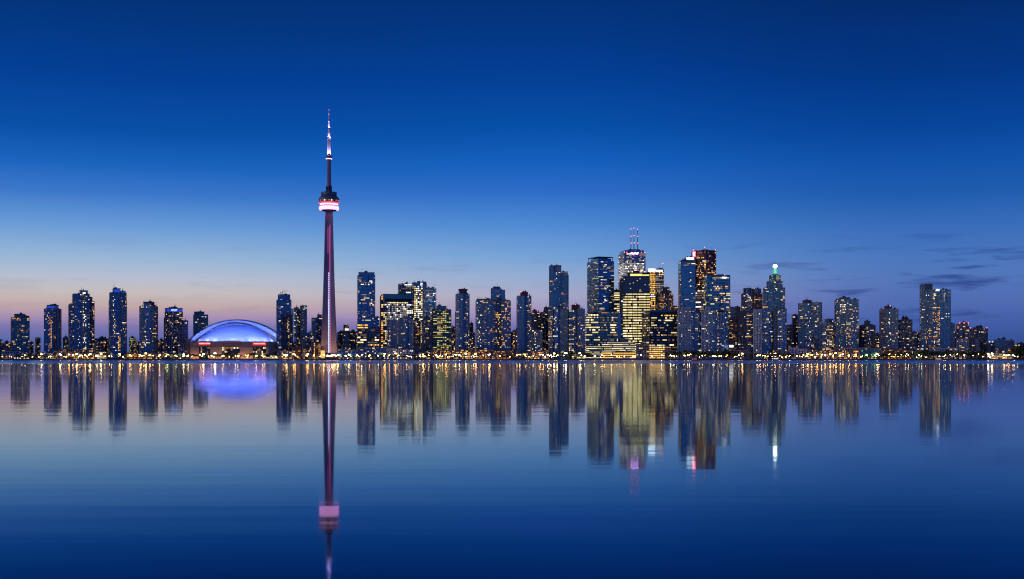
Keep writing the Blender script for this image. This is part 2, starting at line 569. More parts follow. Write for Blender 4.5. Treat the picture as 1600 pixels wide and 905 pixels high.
def volume(root, poly, z0, z1, st, rng, zones=(), roof=True, unit=True, name='tower_block'):
    """one block of a building: glazed core > floor slabs, piers, lit windows, roof pieces"""
    mb = MB()
    mb.prism(poly, z0, z1)
    core = mb.build(name, st['glass'], root)
    H = z1 - z0
    nf = max(1, int(round(H / st['fh'])))
    fh = H / nf
    if st['slab']:
        t, pr = st['slab']
        sb = MB()
        pp = offset_poly(poly, pr)
        for k in range(nf):
            za = z0 + k * fh
            sb.prism(pp, za, za + t, bottom=True)
        sb.build('floor_slabs', st['wall'], core, kind='stuff')
    n = len(poly)
    lw = MB()
    pb = MB()
    for i in range(n):
        a, b = poly[i], poly[(i + 1) % n]
        ex, ey = b[0] - a[0], b[1] - a[1]
        L = sqrt(ex * ex + ey * ey)
        if L < .5:
            continue
        ux, uy = ex / L, ey / L
        nx, ny = uy, -ux
        nb = max(1, int(round(L / st['bw'])))
        bw = L / nb
        if st['pier']:
            w, pr, ev = st['pier']
            if ny < .5:
                for k in range(0, nb + 1, ev):
                    c = k * bw
                    s0, s1 = max(0, c - w / 2), min(L, c + w / 2)
                    q = [(a[0] + ux * s0 + nx * .01, a[1] + uy * s0 + ny * .01), (a[0] + ux * s0 + nx * pr, a[1] + uy * s0 + ny * pr),
                         (a[0] + ux * s1 + nx * pr, a[1] + uy * s1 + ny * pr), (a[0] + ux * s1 + nx * .01, a[1] + uy * s1 + ny * .01)]
                    pb.prism(q, z0, z1 + .05)
        if ny > .5 or (st['lit'] <= 0 and not zones):
            continue
        colf = [rng.choice((.35, .6, 1, 1, 1.2, 1.7, 2.6)) for _ in range(nb + 1)]
        base = st['lit']
        for k in range(nf):
            zc = z0 + (k + .55) * fh
            run = 0
            state = None
            if st['mode'] == 'floor':
                fl = base * rng.choice((.15, .5, 1, 1, 1.6, 2.2)) if base < .8 else base
            for j in range(nb):
                xm = a[0] + ux * bw * (j + .5)
                p, pal = base * colf[j], st['pal']
                zone = False
                if abs(ny) > .3 or True:
                    for (zx0, zx1, zz0, zz1, zp, zpal) in zones:
                        if zx0 <= xm <= zx1 and zz0 <= zc <= zz1:
                            p, pal, zone = zp, zpal, True
                if run > 0 and not zone:
                    run -= 1
                    mi = state
                else:
                    if st['mode'] == 'floor' and not zone:
                        p = fl
                    mi = None
                    if rng.random() < p / (1.0 if zone or base >= .8 else 1.25):
                        mi = rng.choices(*PAL[pal])[0]
                        if not zone:
                            run = rng.choice((0, 0, 0, 1, 1)) if st['mode'] == 'unit' else rng.choice((0, 0, 1, 2, 3))
                    elif rng.random() < st['pane']:
                        mi = NL + rng.randrange(len(PANE_X))
                    state = mi
                if mi is None:
                    continue
                fm = st['mode'] == 'floor'
                s0, s1 = (j + (.05 if fm else .2)) * bw, (j + (.95 if fm else .8)) * bw
                e = .05
                sl_ = (st['slab'] or (0, 0))[0]
                za, zb = z0 + k * fh + max(sl_ + .1, fh * (.45 if fm and sl_ < .6 else .26)), z0 + (k + 1) * fh - fh * (.08 if fm else .2)
                lw.quad((a[0] + ux * s0 + nx * e, a[1] + uy * s0 + ny * e, za), (a[0] + ux * s1 + nx * e, a[1] + uy * s1 + ny * e, za),
                        (a[0] + ux * s1 + nx * e, a[1] + uy * s1 + ny * e, zb), (a[0] + ux * s0 + nx * e, a[1] + uy * s0 + ny * e, zb), mi)
    if st['mode'] == 'unit' and n == 4 and nf > 8 and st['slab']:
        a, b = poly[0], poly[1]
        L = b[0] - a[0]
        bal = MB()
        nb = max(1, int(round(L / st['bw'])))
        bw = L / nb
        for _ in range(1 + int(L > 14) + int(L > 26)):
            j = rng.randrange(max(1, nb - 2))
            wd = rng.choice((1, 2, 2, 3))
            x0, x1 = a[0] + (j + .1) * bw, min(b[0], a[0] + (j + wd - .1) * bw)
            for k in range(1, nf):
                za = z0 + k * fh
                bal.box(x0, x1, a[1] - 1.7, a[1] - st['slab'][1] - .02, za + .03, za + 1.15)
        bal.build('balconies', rng.choice((st['wall'], 'concrete_pale', 'pane_pale')), core, kind='stuff')
    if pb.v:
        pb.build('piers', st['wall'], core, kind='stuff')
    if lw.v:
        lw.build('windows', LITMATS, core, kind='stuff')
    if roof:
        pr = MB()
        out, inn = offset_poly(poly, (st['slab'] or (0, .2))[1] + .12), offset_poly(poly, -.6)
        pr.prism(out, z1 - .5, z1 + .9, bottom=True, top=False)
        nn = len(poly)
        for i in range(nn):
            j = (i + 1) % nn
            pr.quad((*out[i], z1 + .9), (*out[j], z1 + .9), (*inn[j], z1 + .9), (*inn[i], z1 + .9))
            pr.quad((*inn[i], z1 + .9), (*inn[j], z1 + .9), (*inn[j], z1), (*inn[i], z1))
        pr.build('parapet', st['wall'], core)
    if unit:
        xs = [p[0] for p in poly]
        ys = [p[1] for p in poly]
        w, d = max(xs) - min(xs), max(ys) - min(ys)
        for _ in range(rng.choice((2, 2, 3, 4))):
            uw, ud, uh = rng.uniform(.06, .26) * w, rng.uniform(.15, .35) * d, rng.uniform(1.0, 4.2)
            cx, cy = (min(xs) + max(xs)) / 2 + rng.uniform(-.28, .28) * w, (min(ys) + max(ys)) / 2 + rng.uniform(-.2, .2) * d
            ub = MB()
            ub.box(cx - uw / 2, cx + uw / 2, cy - ud / 2, cy + ud / 2, z1 - .1, z1 + uh)
            ub.box(cx - uw / 2 - .15, cx + uw / 2 + .15, cy - ud / 2 - .15, cy + ud / 2 + .15, z1 + uh, z1 + uh + .25)
            if rng.random() < .3:
                ub.tube((cx, cy, z1 + uh), (cx, cy, z1 + uh + rng.uniform(3, 8)), .28, .12, 5)
            ub.build('rooftop_unit', rng.choice(('metal_dark', 'concrete_dark', 'roofing')), core)
    return core


SHORTS = []       # (x0, x1, Y, short phrase) for the labels of small things nearby


class Bld:
    """a building whose outline stands at its own distance Y, real size, turned by `turn` degrees"""

    def __init__(s, name, label, cat, Y, x0, x1, d=30.0, turn=None, short=None, group=None, seed=None):
        s.rng = random.Random(seed if seed is not None else int(x0 * 131 + x1 * 7 + Y))
        s.Y, s.d = Y, d
        s.sc = Y / FPX
        if turn is None:
            turn = s.rng.choice((-5, -3, 3, 4, 6))
        s.xm = (x0 + x1) / 2
        W = (x1 - x0) * s.sc
        al = radians(turn)
        w = (W - d * abs(sin(al))) / cos(al)
        if w < .4 * W:
            w = .4 * W
        s.k = w / W
        az = atan2(PX(s.xm, Y), Y)
        s.root = empty(name, (PX(s.xm, Y + d / 2) * 1.0, Y + d / 2, GZ), -az + al)
        # foreshortening: keep the outline under its own columns when it stands off axis
        s.k *= cos(az)
        tag(s.root, label, cat, group)
        s.n = 0
        if short:
            SHORTS.append((x0, x1, Y, short))

    def lx(s, px):
        return (px - s.xm) * s.sc * s.k

    def lz(s, py):
        return PZ(py, s.Y) - GZ

    def poly(s, x0, x1, df=0.0, dd=None, shape='box'):
        a, b = s.lx(x0), s.lx(x1)
        y0 = -s.d / 2 + df + .31 * s.n
        y1 = (y0 + dd) if dd else s.d / 2 - .2 * s.n
        if shape == 'cyl':
            r, cx, cy = (b - a) / 2, (a + b) / 2, y0 + (b - a) / 2
            return [(cx + r * cos(-pi / 2 + 2 * pi * (k + .5) / 18), cy + r * sin(-pi / 2 + 2 * pi * (k + .5) / 18)) for k in range(18)]
        if shape == 'cham':
            c = min(b - a, y1 - y0) * .22
            return [(a + c, y0), (b - c, y0), (b, y0 + c), (b, y1 - c), (b - c, y1), (a + c, y1), (a, y1 - c), (a, y0 + c)]
        if shape == 'bow':
            q = []
            w = b - a
            for k in range(7):
                t = k / 6
                q.append((a + w * t, y0 + w * .16 * (1 - sin(pi * t))))
            return q + [(b, y1), (a, y1)]
        return [(a, y0), (b, y0), (b, y1), (a, y1)]

    def vol(s, x0, x1, yt, yb=None, st='condo', zones=(), df=0.0, dd=None, shape='box', roof=True, unit=True, name='tower_block', **over):
        stl = dict(ST[st])
        stl.update(over)
        z0 = 0.0 if yb is None else s.lz(yb)
        zz = [(s.lx(a), s.lx(b), s.lz(d), s.lz(c), p, pal) for (a, b, c, d, p, pal) in zones]
        core = volume(s.root, s.poly(x0, x1, df, dd, shape), z0, s.lz(yt), stl, s.rng, zz, roof, unit, name)
        s.n += 1
        return core

    def mesh(s, name, mats, parent=None, kind=None, smooth=False):
        mb = MB()
        return mb, (lambda: mb.build(name, mats, parent or s.root, smooth, kind))

    def panel(s, name, x0, x1, yt, yb, mat, proud=.9, th=.5, df=0.0):
        """a flat sign, screen or light band standing proud of the front face"""
        mb = MB()
        y = -s.d / 2 + df - proud
        mb.box(s.lx(x0), s.lx(x1), y, y + th, s.lz(yb), s.lz(yt))
        return mb.build(name, mat, s.root)

    def letters(s, x0, x1, yt, yb, mat, n=6, proud=1.2, df=0.0):
        """an illegible lit name board: blocks of unequal letter strokes"""
        r = s.rng
        X0, X1, z0, z1 = s.lx(x0), s.lx(x1), s.lz(yb), s.lz(yt)
        y = -s.d / 2 + df - proud
        mb = MB()
        w = (X1 - X0) / n
        for k in range(n):
            a = X0 + w * (k + .1)
            h = (z1 - z0)
            mb.box(a, a + w * .28, y, y + .3, z0, z0 + h)
            zz = z0 + h * r.choice((0, .38, .7))
            mb.box(a + w * .28, a + w * .8, y + .01, y + .31, zz, zz + h * .3)
        return mb.build('sign_letters', mat, s.root)

    def mast(s, px, yt, yb, r=.35, df=None, beacon=False, name='antenna'):
        mb = MB()
        y = 0.0 if df is None else -s.d / 2 + df
        x = s.lx(px)
        z0, z1 = s.lz(yb) - 1, s.lz(yt)
        mb.tube((x, y, z0), (x, y, z0 + (z1 - z0) * .6), r, r * .8, 6)
        mb.tube((x, y, z0 + (z1 - z0) * .6), (x, y, z1), r * .6, r * .3, 6)
        o = mb.build(name, 'metal_dark', s.root)
        if beacon:
            bb = MB()
            bb.ball((x, y, z1 + .4), .75)
            bb.build('beacon', 'beacon_red', o)
        return o

    def beacon(s, px, py, df=.5):
        bb = MB()
        bb.ball((s.lx(px), -s.d / 2 + df, s.lz(py) + .7), .6)
        bb.tube((s.lx(px), -s.d / 2 + df, s.lz(py) - 1.2), (s.lx(px), -s.d / 2 + df, s.lz(py) + .3), .12)
        return bb.build('beacon', 'beacon_red', s.root)

# ------------------------------------------------------------------ the buildings, left to right
def T(name, label, short, Y, x0, x1, d=30.0, turn=None, cat='tower'):
    return Bld(name, label, cat, Y, x0, x1, d, turn, short)


b = T('condo_tower', 'squat dark condo tower with a lit orange crown row, farthest left of the towers', 'the squat leftmost tower', 2420, 17, 46, 32, 4)
b.vol(17, 46, 496.5, st='condo_teal', zones=[(17, 32, 497, 500, .8, 'orange'), (38, 46, 496, 501, .6, 'orange'), (18, 40, 514, 517, .35, 'warm'), (34, 45, 525, 528, .5, 'green')])
b.vol(22, 39, 491, 496.5, 'plain', df=4)
b.vol(38, 46, 494, 496.5, 'plain_dark', df=3)

b = T('condo_tower', 'blue crowned condo tower with an orange lit stair column down its middle', 'the orange striped condo tower', 2400, 69, 96, 30, -4)
b.vol(69, 84, 483, st='condo_blue', zones=[(76, 79, 488, 548, .55, 'orange'), (79.5, 82.5, 500, 545, .75, 'orange')])
b.vol(84, 96, 483, st='condo_pink', lit=.05, glass='glass_dark')
b.vol(73, 92, 477, 483, 'plain', df=4, glass='glass_blue')
b.panel('crown_light', 74, 86, 478.5, 481.5, 'crown_blue', proud=-3.6)

b = T('condo_tower', 'broad condo tower of four stepped wings with a small white lit crown', 'the four-winged condo tower', 2400, 107, 148, 34, 5)
b.vol(107, 113.5, 476, st='condo', df=5)
b.vol(113.5, 126, 459.5, st='condo_blue', zones=[(119, 124, 500, 545, .3, 'mixed')])
b.vol(126, 134, 459.5, st='condo_teal', df=-1.5, zones=[(128, 133, 468, 545, .34, 'white')])
b.vol(134, 139.5, 459.5, st='condo_blue', df=1)
b.vol(139.5, 148, 471, st='condo_dark', df=6, lit=.17)
b.vol(139.5, 145, 464, 471, 'plain', df=8)
b.vol(124, 137, 454, 459.5, 'plain', df=4, glass='glass_teal')
b.panel('crown_light', 128.5, 133, 456.5, 459, 'lit_white', proud=-3.5)

b = T('condo_tower', 'tall condo tower with a glowing blue crown and a thin mast', 'the blue-crowned mast tower', 2390, 170, 198, 30, 4)
b.vol(171, 181, 457.5, st='condo_blue', zones=[(176, 179.5, 468, 525, .5, 'white'), (170, 198, 525, 527, .6, 'warm')])
b.vol(181, 190, 457.5, st='condo_blue', df=-1.2, lit=.05, zones=[(183, 187, 525, 548, .8, 'gold')])
b.vol(190, 197.5, 457.5, st='condo', lit=.13)
b.vol(170, 171, 470, st='condo', df=2)
b.vol(197.5, 198.3, 470, st='condo', df=2)
b.vol(176, 188, 451, 457.5, 'plain', df=3)
b.vol(188, 196.5, 455, 457.5, 'plain', df=4)
b.panel('crown_light', 177, 187.5, 452, 456.8, 'crown_blue', proud=-2.6)
b.panel('crown_light', 189, 196, 455.4, 457.3, 'crown_blue', proud=-3.6)
b.mast(177.5, 440.5, 451, .4)

b = T('condo_tower', 'narrow condo tower with a purple right wing and a blue corner lamp', 'the narrow purple-winged tower', 2410, 218, 247, 28, -5)
b.vol(218, 225, 479, st='condo', zones=[(219, 224, 530, 545, .3, 'warm')])
b.vol(225, 237, 474, st='condo_blue', zones=[(226, 229, 500, 545, .5, 'mixed'), (234, 240, 476, 479, .9, 'amber' if False else 'gold')])
b.vol(237, 247, 479, st='condo_pink', lit=.12)
b.vol(224, 241, 472, 479, 'plain_dark', df=3)
b.panel('corner_lamp', 224.4, 226, 475.5, 478.5, 'lit_blue', proud=-2.4)

b = T('condo_tower', 'dark condo tower with a small lit white sign on its blue crown', 'the tower with the white sign', 2400, 256, 294, 32, 4)
b.vol(257.5, 285, 488, st='condo_dark', lit=.17, zones=[(274, 284, 490, 494, .7, 'cool'), (272, 278, 512, 545, .45, 'mixed'), (258, 270, 490, 545, .22, 'warm')])
b.vol(256, 257.5, 497, st='condo_dark', df=2)
b.vol(285, 294, 501, st='condo_dark', df=4, lit=.2)
b.vol(280, 292.5, 507, st='condo_pink', df=-5, wall='concrete_pink', lit=.05)
b.vol(257.5, 285, 482, 488, 'plain', df=.4)
b.vol(267, 276.5, 480, 482, 'plain', df=5)
b.panel('crown_light', 259, 284.5, 483, 487.3, 'crown_blue', proud=-.2, th=.3)
b.letters(266.5, 276, 483.2, 486.3, 'sign_blue', 7, proud=.6)

b = T('condo_tower', 'blue glass tower rising behind the left shoulder of the white domed stadium', 'the tower behind the stadium', 2760, 302, 325, 32, 3)
b.vol(302, 325, 492, st='condo_teal', lit=.12)
b.vol(303, 319, 487.5, 492, 'plain', df=3)

b = T('condo_tower', 'blue condo tower carrying a yellow crane, right of the domed stadium', 'the crane-topped tower', 2380, 432, 456, 30, 4)
b.vol(432, 455, 469, st='condo_blue', lit=.10, zones=[(433, 440, 478, 490, .5, 'cool')])
b.vol(434.5, 453, 460.5, 469, 'condo_blue', df=1.5, lit=.04)
b.vol(439, 455.6, 492, st='condo_dark', df=-7, zones=[(447, 451, 498, 545, .5, 'warm')], lit=.07)
b.panel('crown_light', 437, 440, 468, 470, 'lit_white', proud=-1)
mb = MB()
x0, z0 = b.lx(441), b.lz(460)
mb.tube((x0, 0, z0 - 1), (x0, 0, z0 + 5), .5, .5, 4)
mb.tube((x0 - 4, 0, z0 + 4), (b.lx(450), 0, z0 + 9), .35, .25, 4)
mb.tube((x0, 0, z0 + 5), (x0 + 1, 0, z0 + 8.5), .3, .2, 4)
mb.tube((x0 + 1, 0, z0 + 8.5), (b.lx(447), 0, z0 + 7.2), .12, .12, 4)
mb.box(x0 - 5, x0 - 3, -.7, .7, z0 + 2.4, z0 + 4)
mb.build('tower_crane', solid('crane_yellow', (.5, .30, .06), .5), b.root)

b = T('condo_tower', 'rounded blue condo tower with warm lights beside the crane-topped tower', 'the rounded blue condo tower', 2450, 456, 470, 20, 0)
b.vol(456, 470, 483, st='condo', shape='cyl', lit=.2, pal='mixed')
b.vol(459, 467, 481, 483, 'plain', df=3, shape='cyl')
b = T('condo_tower', 'slim glass tower with a bright sloping corner, left of the tall concrete tower', 'the slim bright-cornered tower', 2440, 469, 479.5, 22, 4)
b.vol(469, 477, 478, st='condo_teal', lit=.12)
b.vol(477, 479.5, 478, st='condo_blue', lit=.05, df=1)
b.panel('corner_lamp', 474.5, 476.5, 478.5, 484, 'lit_teal', proud=.7)
b = T('condo_tower', 'stepped grey-blue block close to the left foot of the tall concrete tower', 'the stepped block beside the spire', 2700, 484, 505, 30, 3)
b.vol(487, 505, 497, st='condo', lit=.13)
b.vol(496, 503, 492, 497, 'plain', df=3)
b.vol(484, 487, 519, st='condo', df=3)

# right of the tall tower
b = T('office_tower', 'small dark tower with a pinkish lit top, right of the tall concrete tower', 'the small pink-topped tower', 2650, 535, 546, 24, 3)
b.vol(535, 546, 517, st='condo_dark', lit=.12)
b.vol(537, 545, 508, 517, 'condo_dark', df=2, lit=.05)
b.panel('crown_light', 538.5, 544.5, 513.5, 516.5, 'lit_pale', proud=-1.5)
b.beacon(541, 507.5, 6)

b = T('glass_tower', 'tall blue glass tower with lit white rows, first right of the spire', 'the tall blue glass tower', 2480, 557, 593, 34, 3)
b.vol(558, 586, 430.5, st='glass_tower', lit=.10, zones=[(561, 583, 432, 434, .8, 'white'), (563, 581, 438, 445, .55, 'white'), (558, 566, 448, 452, .5, 'white'), (576, 585, 457, 500, .28, 'warm'), (558, 572, 487, 499, .3, 'warm')])
b.vol(559.5, 585, 426, 430.5, 'plain', df=1.5, glass='glass_blue')
b.vol(586, 593, 495, st='glass_tower', df=3)
b.vol(557, 574, 507, st='band', df=-6, wall='concrete', lit=.35, zones=[(558, 573, 506, 513, .9, 'gold')], pal='warm')
b.vol(574, 592, 511, st='band', df=-5, wall='concrete', lit=.3, pal='warm', zones=[(578, 592, 538, 541, 1, 'gold')])

b = T('office_tower', 'broad dark office block with a flat blue cap and dense white window grid', 'the broad white-gridded office block', 2500, 593.5, 645.5, 40, 4)
b.vol(597, 645.5, 472, st='grid', lit=.5, pal='cool', wall='panel_blue', zones=[(604, 638, 472, 475, .95, 'cream'), (604, 638, 475, 540, .9, 'rows'), (598, 603, 476, 540, .6, 'cream')])
b.vol(593.5, 597, 463, st='grid', lit=.6, pal='orange', df=3)
b.vol(599, 643.5, 467, 472, 'plain_dark', df=3, glass='panel_black')
b.vol(597, 645.5, 460, 467, 'plain', df=0, glass='glass_teal')
b.mast(602, 456, 460, .3)

b = T('glass_tower', 'blue office tower with a small glass gable on its roof, behind the gridded block', 'the gabled roof tower', 2640, 622, 642, 34, 5)
b.vol(622, 642, 444, st='grid', lit=.5, pal='cool', wall='panel_blue')
mb = MB()
mb.prism([(b.lx(630), -8), (b.lx(637), -8), (b.lx(637), 4), (b.lx(630), 4)], b.lz(444), b.lz(439.5), poly2=[(b.lx(635.8), -8), (b.lx(637), -8), (b.lx(637), 4), (b.lx(635.8), 4)], bottom=True)
mb.build('glass_gable', 'pane_pale', b.root)

b = T('office_tower', 'office tower with a broad glowing cream window band down its front', 'the glowing cream-banded tower', 2620, 642, 667, 36, 3)
b.vol(642, 646, 446, st='grid', lit=.5, pal='cool', df=2)
b.vol(646, 660, 447, st='grid', lit=.9, pal='cream', wall='concrete', zones=[(646, 660, 447, 512, .93, 'cream'), (648, 657, 447, 512, .85, 'white')])
b.vol(660, 664, 444, st='condo_white', lit=.05)
b.vol(664, 667, 444, st='glass_tower', df=3)
b.vol(643, 660, 442, 447, 'plain', df=2.5, glass='glass_blue')
b.vol(656, 666.5, 440.5, 444, 'plain', df=5)
b.panel('crown_light', 656.5, 660, 442, 446, 'sign_blue', proud=-2)
b.panel('crown_light', 638.5, 641.5, 444, 446, 'lit_white', proud=.3)

b = T('glass_tower', 'blue banded office tower with a thin corner mast behind the green-lit block', 'the banded tower with corner mast', 2600, 664.5, 682, 34, -4)
b.vol(664.5, 682, 450.5, st='glass_tower', lit=.35, pal='cool')
b.mast(679, 441.5, 450.5, .4)

b = T('office_tower', 'teal office block with a grid of yellow-green lit windows', 'the yellow-green lit block', 2430, 674.5, 705, 36, 5)
b.vol(674.5, 681, 484, st='grid', glass='glass_teal', wall='concrete_dark', lit=.55, pal='green', fh=3.6, bw=4.2, df=2)
b.vol(681, 697, 484, st='grid', glass='glass_teal', wall='concrete_dark', lit=.7, pal='green', fh=3.6, bw=4.2, zones=[(690, 697, 486, 520, .85, 'green')])
b.vol(697, 705, 484, st='grid', glass='glass_teal', wall='concrete_dark', lit=.4, pal='green', fh=3.6, bw=4.2, df=1)
b.vol(681, 697, 478.5, 484, 'plain', df=3, glass='glass_teal')

b = T('condo_tower', 'pale blank-walled slab with a few red lights, before the gridded office block', 'the pale blank slab', 2400, 605, 622, 22, 3)
b.vol(609.5, 621, 500, st='condo_white', wall='concrete_pale', pier=(2.2, .3, 2), slab=(1.5, .25), lit=.03, zones=[(613, 619, 510, 530, .3, 'orange')])
b.vol(605, 609.5, 502, st='condo', df=3)
b = T('condo_tower', 'curved blue condo with a rounded head, before the white-gridded office block', 'the round-headed blue condo', 2395, 622.5, 646, 26, -3)
b.vol(622.5, 630, 499, st='condo', df=3, lit=.12)
b.vol(629, 641, 496, st='condo_blue', shape='bow', lit=.14, pal='mixed')
b.vol(641, 646, 500, st='condo_white', lit=.1)
b = T('condo_tower', 'brown-blue condo with warm windows between the round-headed condo and a dark tower', 'the brown-blue warm condo', 2420, 646.5, 657, 24, 3)
b.vol(646.5, 657, 500, st='brown', lit=.22)
b = T('condo_tower', 'dark stepped condo tower standing left of the yellow-green lit block', 'the dark stepped condo', 2400, 659, 675, 26, -3)
b.vol(659, 675, 500.5, st='condo_dark', lit=.15)
b.vol(663.5, 672, 495.5, 500.5, 'condo_dark', df=3, lit=.03)

b = T('condo_tower', 'slim blue tower with a flaring red-edged cap and lit right edge', 'the slim red-capped tower', 2410, 711, 733.5, 26, 3)
b.vol(712, 718, 460, st='condo_white', lit=.10, bw=2.8)
b.vol(717, 727, 459.5, st='condo_blue', shape='bow', df=-2, lit=.06, zones=[(716, 727, 520, 545, .22, 'white')])
b.vol(727, 733.5, 460, st='condo', lit=.3, zones=[(728, 732, 462, 500, .5, 'warm')])
b.vol(711, 712, 488, st='condo_pink', df=3)
b.vol(717.5, 729.5, 454, 459.5, 'plain_dark', df=3)
b.vol(716.5, 730.5, 452, 454, 'plain_dark', df=2, glass='metal_red')
b = T('condo_tower', 'little distant tower tucked between the red-capped tower and the broad twin slab', 'the little distant tower', 2900, 732, 742, 24, 3)
b.vol(733, 739, 505, st='condo_dark', lit=.06)
b.vol(732, 742, 520, st='condo', df=-3, lit=.2)

b = T('condo_tower', 'broad condo slab with a purple roof frame and orange lit middle column', 'the broad purple-roofed slab', 2400, 743, 798, 34, 4)
b.vol(743, 752, 470, st='condo_pale', lit=.2, pal='mixed', zones=[(743, 750, 515, 545, .55, 'mixed')])
b.vol(752, 770, 469.5, st='condo', lit=.16, zones=[(750, 756, 470.5, 473, .9, 'white')])
b.vol(770, 783, 471, st='condo_dark', df=1.5, lit=.12, zones=[(774, 780.5, 489, 497, .95, 'gold'), (774, 780.5, 503, 506, .9, 'gold'), (774, 780.5, 515, 519, .9, 'gold'), (774, 780.5, 526, 530, .9, 'gold'), (775, 780, 497, 545, .35, 'gold')])
b.vol(783, 798, 471, st='condo', df=.5, lit=.18, pal='orange')
b.vol(744, 770, 467.5, 469.5, 'plain_pale', df=4)
b.vol(771, 797, 469, 471, 'plain_pale', df=5)
mb = MB()
for q in (745, 757):
    mb.tube((b.lx(q), -4, b.lz(467)), (b.lx(q + 1), -4, b.lz(463.5)), .3, .25, 4)
    mb.tube((b.lx(q), -4, b.lz(464.5)), (b.lx(q + 8), -4, b.lz(465.6)), .25, .2, 4)
mb.build('davit_cranes', 'metal_dark', b.root)
b = T('office_tower', 'blue-grey tower head rising behind the broad purple-roofed slab', 'the blue-grey head behind the slab', 2700, 767, 789, 30, 3)
b.vol(767, 782, 451, st='condo_blue', lit=.10)
b.vol(782, 789, 453.5, st='condo_blue', lit=.05, df=2)
b.vol(770, 781.5, 448.5, 451, 'plain', df=3)

b = T('condo_tower', 'slim blue tower with a dark red cap beside the purple-roofed slab', 'the slim dark-red-capped tower', 2410, 805, 830, 26, 3)
b.vol(807.5, 812, 463, st='condo_white', lit=.10, bw=2.8)
b.vol(812, 824, 462.5, st='condo_blue', shape='bow', df=-2, lit=.07)
b.vol(824, 830, 463, st='condo', lit=.25, zones=[(824, 829, 465, 490, .65, 'warm'), (820, 830, 500, 540, .35, 'warm')])
b.vol(805, 807.5, 515, st='condo_pink', df=3)
b.vol(813, 825, 456.5, 462.5, 'plain_dark', df=3, glass='red_granite')
b.beacon(813.5, 456.5, 4)

b = T('condo_tower', 'grey-pink stepped tower behind a white block, left of the tall beige-boxed tower', 'the grey-pink stepped tower', 2620, 830, 845, 28, 3)
b.vol(830, 845, 489, st='condo_pink', lit=.13)
b.vol(832, 842, 485, 489, 'condo_pink', df=3, lit=.05)
b.beacon(840, 486)
b = T('apartment_block', 'white concrete apartment block dotted with small lights, at the grey-pink tower', 'the white dotted block', 2420, 831, 847.5, 26, -3)
b.vol(831, 847.5, 516, st='condo_white', lit=.15, wall='concrete_pale', bw=2.2, pal='white')
b = T('condo_tower', 'dark stepped tower touching the left side of the tall beige-boxed tower', 'the dark stepped tower', 2560, 845, 858.5, 28, 3)
b.vol(845, 858.5, 488, st='condo_dark', lit=.14)
b.vol(850.5, 858.5, 480.5, 488, 'condo_dark', df=2, lit=.05)

b = T('condo_tower', 'tall dark blue tower with a beige box set on its left shoulder', 'the beige-boxed tall tower', 2520, 858, 888.5, 32, 4)
b.vol(858, 864, 415.5, st='condo', lit=.07)
b.vol(864, 876.5, 425, st='condo_blue', lit=.06, zones=[(865, 876, 426, 430, .4, 'warm')])
b.vol(864, 876.5, 415, 425, 'plain', df=2, glass='glass_dark')
b.vol(876.5, 887, 425, st='condo', lit=.08, df=.4, zones=[(878, 886, 426, 430, .45, 'warm'), (878, 887, 472, 485, .4, 'warm')])
b.vol(887, 888.5, 430, st='condo', df=3)
b.panel('beige_box', 865, 875.5, 416.5, 424.5, 'concrete_pale', proud=-1.4, th=1.0)
b = T('condo_tower', 'blue condo pair with rounded heads, before the beige-boxed tall tower', 'the round-headed condo pair', 2380, 857, 888, 30, -3)
b.vol(857, 864, 484, st='condo', lit=.16, zones=[(859, 862, 500, 530, .6, 'gold')])
b.vol(864, 876, 480, st='condo_blue', shape='bow', lit=.12, zones=[(864, 872, 497, 499, .9, 'white'), (864, 872, 514, 516, .9, 'white'), (864, 872, 523, 526, .9, 'white'), (864, 870, 542, 545, .9, 'white')])
b.vol(876, 888, 484, st='condo', lit=.15, df=1)
b = T('condo_tower', 'purple-capped condo with cream lit rows, right of the round-headed condo pair', 'the purple-capped condo', 2390, 887.5, 913.5, 28, 4)
b.vol(887.5, 898, 485, st='condo', lit=.14, zones=[(888, 896, q, q + 2.2, .9, 'cream') for q in (486, 498, 506, 514, 522, 530, 537)] + [(888, 896, 543, 549, .95, 'white')])
b.vol(898, 902, 483, st='condo_dark', lit=.05, df=3)
b.vol(902, 913.5, 483, st='condo_white', lit=.13, wall='concrete_pale')
b.vol(893, 906, 476.5, 484, 'plain_dark', df=6, glass='red_granite')
b.beacon(899, 476, 8)

b = T('glass_tower', 'tall blue tower with pinkish balconies on its left side and an open roof frame', 'the open-framed tall tower', 2560, 917, 959.5, 56, 27)
b.vol(917, 959.5, 408.5, st='glass_tower', lit=.12, fh=3.3, pal='office', zones=[(934, 942, 445, 452, .6, 'cream'), (934, 944, 468, 472, .7, 'white')])
mb = MB()
h0, h1 = b.lz(408.5), b.lz(401)
xa, xb = b.lx(919), b.lx(958)
yb0, yb1 = -24, 24
for (qx, qy) in ((xa, yb0), (xb, yb0), (xb, yb1), (xa, yb1), ((xa + xb) / 2, yb0)):
    mb.box(qx - .5, qx + .5, qy - .5, qy + .5, h0, h1)
mb.box(xa - 1, xb + 1, yb0 - 1, yb1 + 1, h1 - 1.3, h1)
mb.build('roof_frame', 'metal_dark', b.root)
b.vol(922, 956, 403.5, 408.5, 'plain', df=7, dd=40, glass='glass_blue', roof=False, unit=False)
rb = random.Random(8)
mb = MB()
w0 = b.lx(917)
for k in range(int(b.lz(410) / 3.3)):
    for j in range(7):
        if rb.random() < .8:
            yy = -26 + j * 7.4
            mb.box(w0 - 1.6, w0 - .1, yy, yy + rb.uniform(3.4, 6.4), k * 3.3 + .6, k * 3.3 + 1.9)
mb.build('balconies', 'concrete_pink', b.root, kind='stuff')  # pink of the western afterglow put into the balcony colour

